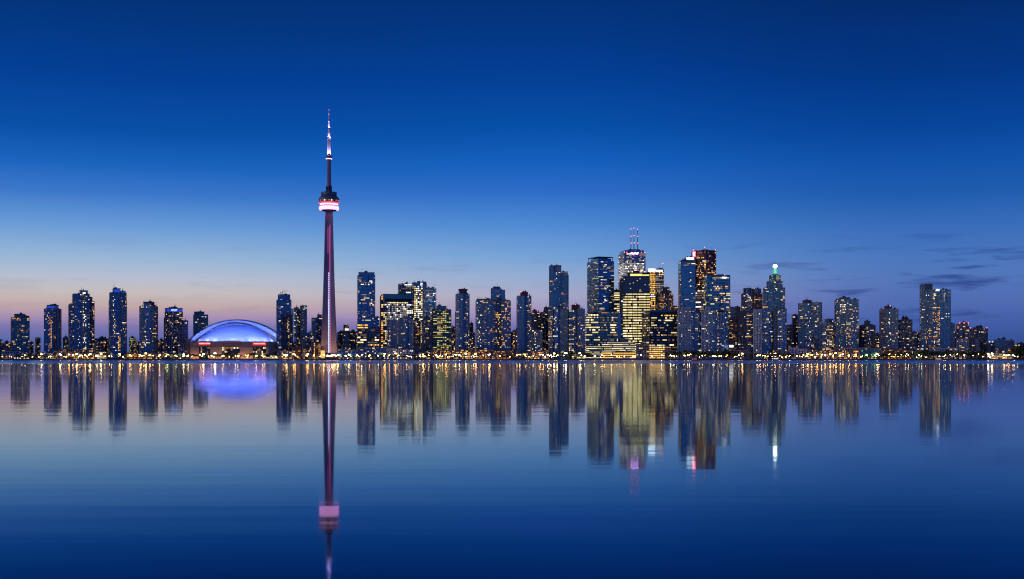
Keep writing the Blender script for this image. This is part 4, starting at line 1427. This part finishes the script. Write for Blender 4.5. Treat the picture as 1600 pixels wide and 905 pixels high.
for (a, b_) in ((311.3, 328.2), (347.3, 374.7), (395.3, 415.7)):
    bay = MB()
    X0, X1 = sxp(a), sxp(b_)
    bay.box(X0, X1, -66.35, -65.7, .5, szp(542.4))
    o = bay.build('window_bay', 'glass_dark', stwall)
    mu, lw = MB(), MB()
    nb, nf = int((X1 - X0) / 2.8), 6
    fh = (szp(542.4) - .5) / nf
    for i in range(nb + 1):
        x = X0 + (X1 - X0) * i / nb
        mu.box(x - .2, x + .2, -66.8, -66.3, .5, szp(542.4) - .1)
    for j in range(nf):
        mu.box(X0, X1, -66.7, -66.32, .5 + j * fh, .9 + j * fh)
        for i in range(nb):
            if rr.random() < (.85 if j == nf - 1 and 355 < a + 17 < 372 else .34):
                x = X0 + (X1 - X0) * (i + .12) / nb
                lw.quad((x, -66.42, 1.3 + j * fh), (x + 2.0, -66.42, 1.3 + j * fh), (x + 2.0, -66.42, .2 + (j + 1) * fh), (x, -66.42, .2 + (j + 1) * fh), rr.choices(*PAL['warm'])[0])
    mu.build('mullions', 'metal_dark', o, kind='stuff')
    lw.build('windows', LITMATS, o, kind='stuff')
# thin black strip below the upper band
mb = MB()
mb.box(wl + 1, wr - 1, -66.95, -66.0, szp(542.4), szp(541.9))
mb.build('black_strip', 'panel_black', stwall)
for (a, b_) in ((311, 328.6), (395, 416)):
    mb = MB()
    mb.box(sxp(a), sxp(b_), -68.3, -67.5, szp(539.4), szp(535.0))
    sg = mb.build('name_sign', 'sign_red', sd)
    cu = bpy.data.curves.new('sign_letters', 'FONT')
    cu.body = 'ROGERS CENTRE'
    cu.align_x, cu.align_y = 'CENTER', 'CENTER'
    cu.size = 2.9
    cu.extrude = .12
    cu.materials.append(MATS['sign_letters'])
    tmp = bpy.data.objects.new('sign_letters', cu)
    me = bpy.data.meshes.new_from_object(tmp)
    bpy.data.objects.remove(tmp)
    if not me.materials:
        me.materials.append(MATS['sign_letters'])
    to = link('sign_letters', me)
    to.parent = sg
    to.location = ((sxp(a) + sxp(b_)) / 2, -68.5, szp(537.0))
    to.rotation_euler = (pi / 2, 0, 0)
# clubhouse windows on the ledge
mb = MB()
mb.box(sxp(348), sxp(376), -66.5, -62, ZW, ZW + 2.6)
ch = mb.build('ledge_box', 'panel_white', sd)
mb = MB()
for k in range(9):
    x = sxp(349) + k * 4
    mb.quad((x, -66.6, ZW + .7), (x + 3.2, -66.6, ZW + .7), (x + 3.2, -66.6, ZW + 2.1), (x, -66.6, ZW + 2.1), 0)
mb.build('windows', 'lit_dim', ch, kind='stuff')
mb = MB()
mb.prism([(sxp(420.5), -76), (sxp(428), -76), (sxp(428), -67), (sxp(420.5), -67)], 0, szp(538))
mb.prism([(sxp(420.5), -76), (sxp(428), -76), (sxp(428), -67), (sxp(420.5), -67)], szp(538), szp(533.5), poly2=[(sxp(423), -73), (sxp(425), -73), (sxp(425), -70), (sxp(423), -70)])
mb.build('corner_pylon', 'panel_blue', sd)


def arch(x, a, h):
    R = (a * a + h * h) / (2 * h)
    return sqrt(max(0, R * R - x * x)) - (R - h)


NA = 48
zb0 = ZW
# front quarter dome
a1, h1, D1 = sxp(431.5), szp(503.8) - ZW, 24.0
cxd = 0.0
mb = MB()
NT = 14
for i in range(NA + 1):
    x = -a1 + 2 * a1 * i / NA
    zz = arch(x, a1, h1)
    g = sqrt(max(0, 1 - (x / a1) ** 2))
    for j in range(NT + 1):
        t = pi / 2 * j / NT
        mb.v.append((cxd + x, -D1 * g * sin(t), zb0 + zz * cos(t)))
for i in range(NA):
    for j in range(NT):
        p = i * (NT + 1) + j
        mb.f.append((p, p + 1, p + NT + 2, p + NT + 1))
        mb.m.append(0)
fr = mb.build('front_roof_shell', 'dome_membrane', sd, True)
# ribs between roof sheets
mb = MB()
for i in range(4, NA - 3, 4):
    x = -a1 + 2 * a1 * i / NA
    zz = arch(x, a1, h1)
    g = sqrt(max(0, 1 - (x / a1) ** 2))
    for j in range(NT):
        t0, t1 = pi / 2 * j / NT, pi / 2 * (j + 1) / NT
        mb.tube((cxd + x, -D1 * g * sin(t0), zb0 + zz * cos(t0) + .05), (cxd + x, -D1 * g * sin(t1), zb0 + zz * cos(t1) + .05), .16, .16, 4, 0, False)
mb.build('seams', 'dome_membrane', fr, kind='stuff')


def vault(name, a, h, th, y0, y1, mat, cx=0.0):
    mb = MB()
    for y in (y0, y1):
        for i in range(NA + 1):
            x = -a + 2 * a * i / NA
            zz = zb0 + arch(x, a, h)
            k = 1 - th / a
            mb.v.append((cx + x, y, zz))
            mb.v.append((cx + x * k, y, max(zb0 - 2, zb0 + (arch(x, a, h)) * (1 - th / h * 1.0))))
    n = (NA + 1) * 2
    for i in range(NA):
        p = 2 * i
        mb.f += [(p, p + 1, p + 3, p + 2), (n + p, n + p + 2, n + p + 3, n + p + 1), (p, p + 2, n + p + 2, n + p), (p + 1, n + p + 1, n + p + 3, p + 3)]
        mb.m += [0] * 4
    return mb.build(name, mat, sd, False)


vault('roof_joint', a1 + 1.2, h1 + 1.0, 3.0, 1.0, 6.0, 'panel_black')
vault('roof_arch', sxp(447), szp(499.4) - ZW, 9.0, 5.0, 46.0, 'dome_membrane', 2.5)
vault('roof_arch', sxp(452), szp(496.8) - ZW, 5.0, 30.0, 92.0, 'dome_membrane', 4.0)
BLUE = (.055, .125, 1.0)
for k, px in enumerate((309, 321, 334, 350, 364, 378, 393, 405, 418, 429)):
    x = sxp(px)
    g = sqrt(max(0, 1 - (x / a1) ** 2))
    y = -63.5
    mb = MB()
    mb.box(x - .9, x + .9, y - .5, y + .5, ZW, ZW + .9)
    mb.tube((x, y, ZW + .9), (x, y, ZW + 4.2), .15, .12, 5)
    mb.box(x - .7, x + .7, y - .2, y + .5, ZW + 4.2, ZW + 4.7)
    mb.build('floodlight', 'metal_dark', sd)
    e = 1.0 if px not in (350, 378) else .6
    spot('dome_floodlight', (x, y, ZW + 5.4), (x * .9, -12, ZW + h1 * .62), 8.2e4, BLUE, 96, 1.2, sd)
    spot('dome_floodlight', (x, -D1 * g - 7, ZW + .8), (x * .98, -D1 * g, ZW + 7), 8e3 * e, (.36, .38, 1.0), 120, 1.0, sd)
for k in range(17):
    x = a1 * (-1.0 + 2.0 * k / 16)
    z = arch(x, a1, h1) * .91 + 1.6
    spot('arch_floodlight', (x, -9.5, ZW + z), (x * 1.09 + 2.5, 6, ZW + z + 8), 5.2e3, (.16, .24, 1.0), 105, .8, sd)
for sx_ in (-1, 1):
    spot('arch_floodlight', (sx_ * (sxp(443) + 5), -12, ZW + 5), (sx_ * (sxp(443) - 22), 16, ZW + 20), 2.8e4, (.16, .24, 1.0), 120, 1.2, sd)
for px in (302, 308, 333, 342, 352, 370, 380, 390, 400, 412):
    mb = MB()
    mb.box(sxp(px) - .6, sxp(px) + .6, -77.5, -76.2, 0, 1.2)
    mb.build('floodlight', 'metal_dark', sd)
    spot('wall_floodlight', (sxp(px), -76, 1.6), (sxp(px), -66, 8), 3.2e3, (1.0, .50, .28), 130, .6, sd)

# ------------------------------------------------------------------ low and distant buildings
def near_short(px, Y=None):
    best, bd = None, 1e9
    for (x0, x1, y, s) in SHORTS:
        d_ = abs((x0 + x1) / 2 - px) + (0 if x0 <= px <= x1 else 25)
        if d_ < bd:
            best, bd = s, d_
    return best


FAR = [(-4, 3.5, 531, 2600, 'condo', 'dark sliver of a block cut by the left picture edge'),
       (3.5, 17, 536, 2550, 'brown', 'low brown block left of the squat leftmost tower'),
       (46, 52, 535, 2600, 'condo_dark', 'low dark block touching the right side of the squat leftmost tower'),
       (55, 63, 528, 2700, 'condo_dark', 'small lone distant tower left of the orange striped condo tower'),
       (98, 107.5, 528, 2600, 'condo_teal', 'low bluish tower between the orange striped and four-winged condo towers'),
       (148, 171, 529.5, 2520, 'condo_pink', 'low pinkish block between the four-winged tower and the mast tower'),
       (201, 213, 528.5, 2480, 'condo_teal', 'small round green-lit tower right of the blue-crowned mast tower'),
       (213, 218.5, 535, 2560, 'condo_pink', 'low sliver of block left of the narrow purple-winged tower'),
       (247, 257, 532, 2560, 'condo_pink', 'low block between the purple-winged tower and the sign tower'),
       (457, 486, 534, 2520, 'condo_dark', 'dark wide low block under the slim bright-cornered tower'),
       (479, 489, 521, 2760, 'condo', 'low lit tower behind, between the slim glass tower and the stepped block'),
       (527, 538, 519.5, 2700, 'condo_dark', 'dark low block at the right foot of the tall concrete spire'),
       (545, 558, 518.5, 2720, 'condo_dark', 'dark low block between the pink-topped tower and the tall glass tower'),
       (704.5, 712.5, 511, 2650, 'condo_pink', 'narrow pinkish block left of the slim red-capped tower'),
       (798, 808, 519, 2620, 'condo_pink', 'low tower between the purple-roofed slab and the dark-red-capped tower'),
       (1226, 1240, 515, 2800, 'condo_dark', 'low dim block behind the dark low stepped tower'),
       (1366, 1376, 523, 2700, 'condo_pink', 'low block left of the white-laddered condo tower'),
       (1483, 1497, 520, 2700, 'condo', 'low block behind, between the tallest right-hand and pinkish towers'),
       (1340, 1347, 515, 2720, 'condo', 'narrow low block against the right side of the bright-patched tower'),
       (1582, 1612, 538.5, 2760, 'condo_dark', 'dim low block cut by the right picture edge'),
       (1542, 1556, 541, 2650, 'condo_dark', 'dim low block behind the white-roof-light block'),
       (586, 596, 512, 2700, 'condo', 'dim block between the tall glass tower and the gridded office block')]
for (x0, x1, yt, Y, st, lab) in FAR:
    b = Bld('apartment_block', lab, 'apartment block', Y, x0, x1, 26)
    b.vol(x0, x1, yt, st=st, lit=.22, shape='cyl' if 'round green' in lab else 'box', pal='green' if 'green-lit' in lab else ST[st]['pal'])
    if x1 - x0 > 8:
        b.vol(x0 + (x1 - x0) * .3, x0 + (x1 - x0) * .7, yt - 2, yt, 'plain_dark', df=4)

LOW = [(3, 46, 549.5, 2300, 'condo_pale', .30, 'mixed', 'long low pale hall before the squat leftmost tower'),
       (62, 84, 551.5, 2290, 'condo_pale', .35, 'green', 'low greenish lit hall below the orange striped condo tower'),
       (84.5, 113, 549, 2300, 'condo_pink', .30, 'warm', 'low beige hall right of the greenish lit hall'),
       (113, 148, 546, 2320, 'condo_pink', .30, 'orange', 'purple-grey podium before the four-winged condo tower'),
       (148, 166, 549, 2295, 'grid', .75, 'cream', 'small three-storey lit parking block left of the mast tower'),
       (197, 222, 551.5, 2300, 'brown', .45, 'orange', 'low brown orange-lit row left of the purple-winged tower'),
       (222, 252, 552.5, 2300, 'condo_pink', .45, 'orange', 'low orange-lit row below the narrow purple-winged tower'),
       (252, 279, 551.5, 2310, 'condo_dark', .40, 'warm', 'low dark row below the tower with the white sign'),
       (278, 292, 536, 2350, 'condo_pink', .25, 'warm', 'grey low block at the left corner of the domed stadium'),
       (415, 434, 555, 2275, 'grid', .85, 'cream', 'low pale pavilion with bright glass front below the stadium pylon'),
       (434, 458, 549, 2300, 'condo', .35, 'warm', 'low teal block below the crane-topped tower'),
       (457, 470, 543, 2320, 'brown', .40, 'orange', 'small brown block below the rounded blue condo tower'),
       (469.5, 486, 537, 2320, 'condo_dark', .18, 'warm', 'dark square block left of the orange-lit house by the spire'),
       (487, 501, 536, 2330, 'brown', .75, 'orange', 'orange-lit house at the left foot of the tall concrete spire'),
       (528, 560, 546, 2320, 'condo_blue', .25, 'mixed', 'low blue block at the right foot of the tall concrete spire'),
       (560.5, 604, 543, 2330, 'condo_blue', .22, 'mixed', 'long low blue podium below the tall blue glass tower'),
       (605, 646, 545.5, 2310, 'condo_white', .35, 'white', 'low white-roofed podium below the pale blank slab'),
       (646.5, 666, 541, 2320, 'condo_dark', .12, 'mixed', 'dark cubic low block below the brown-blue warm condo'),
       (668, 712, 547.5, 2300, 'condo_dark', .45, 'orange', 'long low dark hall below the yellow-green lit block'),
       (712.5, 735, 546.5, 2310, 'condo_pink', .45, 'gold', 'low grey lit hall below the slim red-capped tower'),
       (735.5, 802, 547, 2300, 'brown', .35, 'orange', 'long low brown terrace below the broad purple-roofed slab'),
       (803, 827, 551, 2300, 'condo_dark', .40, 'warm', 'low dark terrace below the slim dark-red-capped tower'),
       (827.5, 857, 549, 2300, 'condo_pink', .55, 'orange', 'low orange-lit terrace below the white dotted block'),
       (893, 914, 554, 2280, 'grid', .85, 'cream', 'tiny bright pavilion below the purple-capped condo'),
       (1040, 1058, 547, 2320, 'condo_pink', .18, 'mixed', 'grey low block right of the golden waterfront hall'),
       (1137, 1166, 546.5, 2320, 'condo_pink', .20, 'white', 'grey low block with white lit sign below the black condo slab'),
       (1207, 1233, 548, 2310, 'condo_pink', .25, 'orange', 'low pinkish podium below the white-rowed dark condo'),
       (1232, 1262, 544, 2330, 'condo_white', .10, 'mixed', 'low pale-roofed hall below the dark low stepped tower'),
       (1262.5, 1304, 547, 2310, 'condo_pink', .40, 'orange', 'low pinkish orange-lit hall below the paired blue condo'),
       (1304.5, 1343, 545, 2320, 'condo_pink', .35, 'orange', 'long low hall below the bright-patched condo tower'),
       (1343.5, 1377, 544, 2330, 'condo_teal', .25, 'green', 'low teal hall below the low narrow-capped tower'),
       (1377.5, 1424, 546.5, 2320, 'brown', .35, 'orange', 'low brown hall below the white-laddered condo tower'),
       (1424.5, 1452, 549, 2320, 'condo_teal', .16, 'warm', 'low dim teal hall below the low green-lit block'),
       (1452.5, 1494, 543, 2330, 'condo_pale', .18, 'orange', 'pale balconied podium below the tallest right-hand tower'),
       (1543, 1581, 553, 2290, 'condo_pale', .70, 'gold', 'low brightly lit waterside hall below the last grey block')]
for (x0, x1, yt, Y, st, lit, pal, lab) in LOW:
    b = Bld('waterfront_building', lab, 'building', Y, x0, x1, 20, turn=random.Random(int(x0)).choice((-2, 2, 3)))
    wx = x1 - x0
    zz = [(x0, x1, 556.5, 562, min(.8, lit + .15), pal)]
    stp = b.rng.choice((.35, .5, .65))
    b.vol(x0, x0 + wx * stp, yt, st=st, lit=lit * .55, pal=pal, zones=zz, fh=3.4)
    b.vol(x0 + wx * stp, x1, yt + b.rng.uniform(.5, 2), st=st, lit=lit * .55, pal=pal, zones=zz, fh=3.4)
    aw = MB()
    for k in range(max(2, int(wx / 4))):
        xa = b.lx(x0 + wx * (k + .1) / max(2, int(wx / 4)))
        xb = b.lx(x0 + wx * (k + .9) / max(2, int(wx / 4)))
        if b.rng.random() < .7:
            aw.prism([(xa, -12.2), (xb, -12.2), (xb, -10.5), (xa, -10.5)], 3.0, 3.3, bottom=True)
    if aw.v:
        aw.build('awnings', 'metal_dark', b.root, kind='stuff')
    if 'white lit sign' in lab:
        b.panel('lit_sign', 1139, 1145.5, 539.5, 542.5, 'sign_white', proud=-6, th=.6)
        mb = MB()
        for q in (1140, 1144.5):
            mb.tube((b.lx(q), -3.5, b.lz(548)), (b.lx(q), -3.5, b.lz(541)), .2)
        mb.build('sign_posts', 'metal_dark', b.root)

# ------------------------------------------------------------------ shore trees
ORD = ['first', 'second', 'third', 'fourth', 'fifth', 'sixth', 'seventh', 'eighth', 'ninth', 'tenth', 'eleventh', 'twelfth', 'thirteenth',
       'fourteenth', 'fifteenth', 'sixteenth', 'seventeenth', 'eighteenth', 'nineteenth', 'twentieth', 'twenty-first', 'twenty-second', 'twenty-third', 'twenty-fourth']


def make_tree_mesh(seed):
    r = random.Random(seed)
    H = 10.0
    t = MB()
    lean = r.uniform(-.3, .3)
    t.tube((0, 0, -.3), (lean, .1, 2.6), .34, .24, 7)
    t.tube((lean, .1, 2.6), (lean * 1.6, .2, 6.5), .24, .10, 6)
    tips = [(lean * 1.6, .2, 6.5)]
    for k in range(6):
        a = k * 1.05 + r.uniform(-.3, .3)
        z = r.uniform(2.2, 4.6)
        e = (cos(a) * r.uniform(1.6, 2.9), sin(a) * r.uniform(1.6, 2.9), z + r.uniform(1.4, 3.0))
        t.tube((lean, .1, z), e, .12, .05, 5)
        tips.append(e)
    c = MB()
    lobes = []
    for tp in tips:
        for _ in range(3):
            lobes.append((tp[0] + r.uniform(-.9, .9), tp[1] + r.uniform(-.9, .9), tp[2] + r.uniform(-.4, 1.9), r.uniform(.8, 1.5)))
    for (lx, ly, lz, lr) in lobes:
        for _ in range(20):
            u, v_ = r.uniform(0, 2 * pi), r.uniform(-1, 1)
            q = sqrt(1 - v_ * v_)
            rad = lr * r.uniform(.55, 1.08)
            p = (lx + rad * q * cos(u), ly + rad * q * sin(u), max(1.6, lz + rad * v_))
            s_ = r.uniform(.22, .46)
            a1_, a2_ = r.uniform(0, 2 * pi), r.uniform(-.9, .9)
            ax = (cos(a1_) * s_, sin(a1_) * s_, a2_ * s_)
            bx = (-sin(a1_) * s_ * .7, cos(a1_) * s_ * .7, r.uniform(-.8, .8) * s_)
            c.quad(tuple(p[i] - ax[i] for i in range(3)), tuple(p[i] + bx[i] for i in range(3)), tuple(p[i] + ax[i] for i in range(3)), tuple(p[i] - bx[i] for i in range(3)))
    def mk(mb_, nm, mat):
        me = bpy.data.meshes.new(nm)
        me.from_pydata(mb_.v, [], mb_.f)
        me.materials.append(MATS[mat])
        return me
    return mk(t, 'trunk', 'bark'), mk(c, 'crown', 'foliage')


TREES = [make_tree_mesh(k) for k in range(6)]
rt = random.Random(21)
SPANS = [(2, 16, 7, 8), (26, 64, 4.6, 11), (66, 84, 8, 9), (232, 300, 7, 9), (300, 420, 5.0, 12), (436, 470, 9, 8), (530, 560, 7, 8), (562, 650, 5.5, 9),
         (650, 712, 10, 7), (782, 830, 8, 9), (858, 926, 4.6, 14.5), (1043, 1154, 3.7, 16), (1156, 1180, 6, 10), (1180, 1260, 5.5, 12),
         (1350, 1380, 9, 9), (1380, 1442, 4.8, 14.5), (1444, 1544, 3.7, 17), (1584, 1604, 3.6, 22)]
tpos = []
for (a, b_, step, h) in SPANS:
    x = a
    while x < b_:
        tpos.append((x + rt.uniform(-.25, .25) * step, h * rt.uniform(.72, 1.18), rt.uniform(2250, 2274)))
        x += step * rt.uniform(.75, 1.3)
tpos.sort()
cnt = {}
for (px, h, Y) in tpos:
    s_ = near_short(px)
    cnt[s_] = cnt.get(s_, 0) + 1
    root = empty('shore_tree', (PX(px, Y), Y, GZ + (.4 if Y < SHORE + 34 else 0)), rt.uniform(0, 6.28))
    k = h / 10.0
    root.scale = (k * rt.uniform(1.0, 1.45), k * rt.uniform(1.0, 1.4), k)
    tag(root, '%s leafy tree from left on the shore below %s' % (ORD[cnt[s_] - 1], s_), 'tree', 'leafy trees along the shore')
    tm, cm = TREES[rt.randrange(6)]
    link('trunk', tm, root)
    link('crown', cm, root)

# ------------------------------------------------------------------ street lamps on the promenade
def lamp_meshes(kind):
    p = MB()
    p.tube((0, 0, 0), (0, 0, 5.6), .11, .07, 6)
    p.lathe([(.001, 0), (.28, 0), (.24, .5), (.12, .7)], 8)
    p.lathe([(.07, 5.5), (.32, 5.62), (.30, 5.75), (.1, 5.8)], 8)
    g = MB()
    g.ball((0, 0, 6.15), .52, 0, 8, 5)
    def mk(mb_, nm, mat):
        me = bpy.data.meshes.new(nm)
        me.from_pydata(mb_.v, [], mb_.f)
        me.materials.append(MATS[mat])
        return me
    return mk(p, 'post', 'metal_dark'), mk(g, 'lamp_globe', 'lamp_' + kind)


LAMPS = {k: lamp_meshes(k) for k in LAMPC}
COLN = {'sodium': 'orange', 'warm': 'yellow', 'white': 'white', 'green': 'green'}
LS = [(2, 60, 7.5, 'wsw'), (60, 100, 5.5, 'wwsg'), (100, 170, 4.2, 'wsws'), (170, 250, 4.8, 'ssw'), (250, 300, 5.0, 'wgw'), (300, 415, 5.6, 'wwsw'), (432, 500, 4.6, 'ssw'),
      (500, 560, 3.9, 'wswh'), (560, 640, 5.2, 'swhs'), (640, 690, 5.0, 'wsh'), (690, 745, 4.2, 'sww'), (745, 860, 6.0, 'swh'), (860, 930, 5.5, 'whw'), (930, 1000, 5.0, 'ws'),
      (1000, 1050, 8.0, 'wh'), (1050, 1120, 6.5, 'whw'), (1120, 1250, 8.0, 'wsh'), (1250, 1345, 4.0, 'ssw'), (1345, 1440, 6.5, 'wswg'), (1440, 1545, 11, 'whw'), (1545, 1585, 6.5, 'whs'), (1585, 1600, 9, 'w')]
KEY = {'w': 'warm', 's': 'sodium', 'h': 'white', 'g': 'green'}
rl = random.Random(77)
lpos = []
for (a, b_, step, pal) in LS:
    x = a
    while x < b_:
        lpos.append((x + rl.uniform(-.3, .3) * step, rl.uniform(SHORE + 9, SHORE + 32), KEY[rl.choice(pal)], rl.uniform(.55, 1.3)))
        x += step * (rl.uniform(.25, .7) if rl.random() < .55 else rl.uniform(1.4, 3.0))
lpos.sort()
cnt = {}
for (px, Y, kd, k) in lpos:
    s_ = near_short(px)
    cnt[(s_, kd)] = cnt.get((s_, kd), 0) + 1
    root = empty('street_lamp', (PX(px, Y), Y, GZ + .4), 0)
    root.scale = (k, k, k)
    tag(root, '%s %s globe street lamp from left below %s' % (ORD[cnt[(s_, kd)] - 1], COLN[kd], s_), 'street lamp', 'globe lamps along the promenade')
    pm, gm = LAMPS[kd]
    link('post', pm, root)
    link('lamp_globe', gm, root)

# ------------------------------------------------------------------ taller floodlight masts behind the promenade
def mast_meshes(kind):
    p = MB()
    p.tube((0, 0, 0), (0, 0, 11), .2, .12, 6)
    p.box(-1.3, 1.3, -.15, .15, 10.8, 11.05)
    g = MB()
    for q in (-.95, .95):
        g.prism([(q - .75, -.55), (q + .75, -.55), (q + .75, .25), (q - .75, .25)], 11.05, 12.3, poly2=[(q - .6, -.35), (q + .6, -.35), (q + .6, .25), (q - .6, .25)], bottom=True)
    def mk(mb_, nm, mat):
        me = bpy.data.meshes.new(nm)
        me.from_pydata(mb_.v, [], mb_.f)
        me.materials.append(MATS[mat])
        return me
    return mk(p, 'post', 'metal_dark'), mk(g, 'lamp_heads', 'lamp_' + kind)


MASTS = {k: mast_meshes(k) for k in LAMPC}
MP = [(39, 'w'), (65, 'w'), (94, 'w'), (108, 's'), (120, 'w'), (133, 's'), (141, 'w'), (158, 'w'), (187, 's'), (203, 's'), (219, 's'), (228, 's'), (262, 'g'), (287, 'w'), (318, 'w'), (336, 'h'), (374, 'h'),
      (388, 's'), (411, 'w'), (447, 'w'), (459, 's'), (481, 's'), (506, 'w'), (522, 'w'), (528, 'w'), (545, 'w'), (601, 's'), (618, 's'), (661, 'w'), (682, 'h'), (697, 's'), (712, 'w'), (718, 'w'), (728, 'w'),
      (743, 's'), (765, 'w'), (812, 's'), (844, 's'), (866, 'w'), (884, 'h'), (906, 'w'), (1052, 'h'), (1080, 'w'), (1101, 'w'), (1117, 'w'), (1136, 's'), (1160, 's'), (1184, 's'), (1211, 'w'), (1230, 's'), (1262, 's'),
      (1268, 's'), (1277, 's'), (1289, 's'), (1297, 's'), (1306, 's'), (1317, 's'), (1326, 's'), (1337, 's'), (1354, 'g'), (1371, 'w'), (1389, 's'), (1408, 's'), (1417, 'w'), (1427, 's'), (1449, 'w'), (1495, 'w'),
      (1507, 'w'), (1520, 'w'), (1530, 'w'), (1544, 'h'), (1550, 'w'), (1569, 'w'), (1577, 's')]
cnt = {}
rm = random.Random(9)
for (px, kc) in MP:
    kd = KEY[kc]
    Y = rm.uniform(2264, 2276)
    s_ = near_short(px)
    cnt[(s_, kd)] = cnt.get((s_, kd), 0) + 1
    root = empty('floodlight_mast', (PX(px, Y), Y, GZ), rm.uniform(-.4, .4))
    k = rm.uniform(.62, 1.0)
    root.scale = (k, k, k)
    tag(root, '%s tall %s floodlight mast from left below %s' % (ORD[cnt[(s_, kd)] - 1], COLN[kd], s_), 'floodlight mast', 'tall floodlight masts behind the promenade')
    pm, gm = MASTS[kd]
    link('post', pm, root)
    link('lamp_heads', gm, root)

# ------------------------------------------------------------------ boats off the quay
def boat(px, py, L, label, hullmat, lightmat):
    Y = CAMZ * FPX / (py - HOR)
    r = tag(empty('tour_boat', (PX(px, Y), Y, 0), radians(3)), label, 'boat')
    mb = MB()
    n = 10
    low, up = [], []
    for k in range(n + 1):
        t = k / n
        w = 2.6 * (1 - (2 * t - 1) ** 4) ** .5 * (1 if t < .7 else 1 - (t - .7) * 1.6) + .05
        low.append((-L / 2 + L * t * .96 + .3, w * .7))
        up.append((-L / 2 + L * t, w))
    pl = [(x, -w) for x, w in low] + [(x, w) for x, w in reversed(low)]
    pu = [(x, -w) for x, w in up] + [(x, w) for x, w in reversed(up)]
    mb.prism(pl, -.5, 1.5, poly2=pu)
    mb.build('hull', hullmat, r)
    mb = MB()
    mb.box(-L * .32, L * .22, -1.9, 1.9, 1.5, 3.9)
    mb.box(-L * .34, L * .25, -2.2, 2.2, 3.9, 4.15)
    mb.box(L * .02, L * .16, -1.3, 1.3, 4.15, 5.8)
    cb = mb.build('cabin', 'boat_paint', r)
    mb = MB()
    k = -L * .3
    while k < L * .19:
        mb.quad((k, -1.96, 2.1), (k + 1.3, -1.96, 2.1), (k + 1.3, -1.96, 3.3), (k, -1.96, 3.3))
        k += 1.7
    mb.build('windows', lightmat, cb, kind='stuff')
    mb = MB()
    mb.tube((0, 0, 4.1), (0, 0, 9), .1, .05, 5)
    mb.tube((-L * .3, -2.25, 4.2), (L * .24, -2.25, 4.2), .12, .12, 4)
    mb.build('mast', 'metal_dark', r)


boat(1085.5, 563.6, 15, 'small tour boat with red hull and red lit cabin off the right shore', 'boat_red', 'sign_red')
boat(1466, 563.2, 14, 'small white boat with orange cabin lights below the tallest right-hand tower', 'boat_paint', 'lit_orange')
boat(1212, 562.9, 24, 'long white lit boat below the lantern-topped tower', 'boat_paint', 'lit_white')
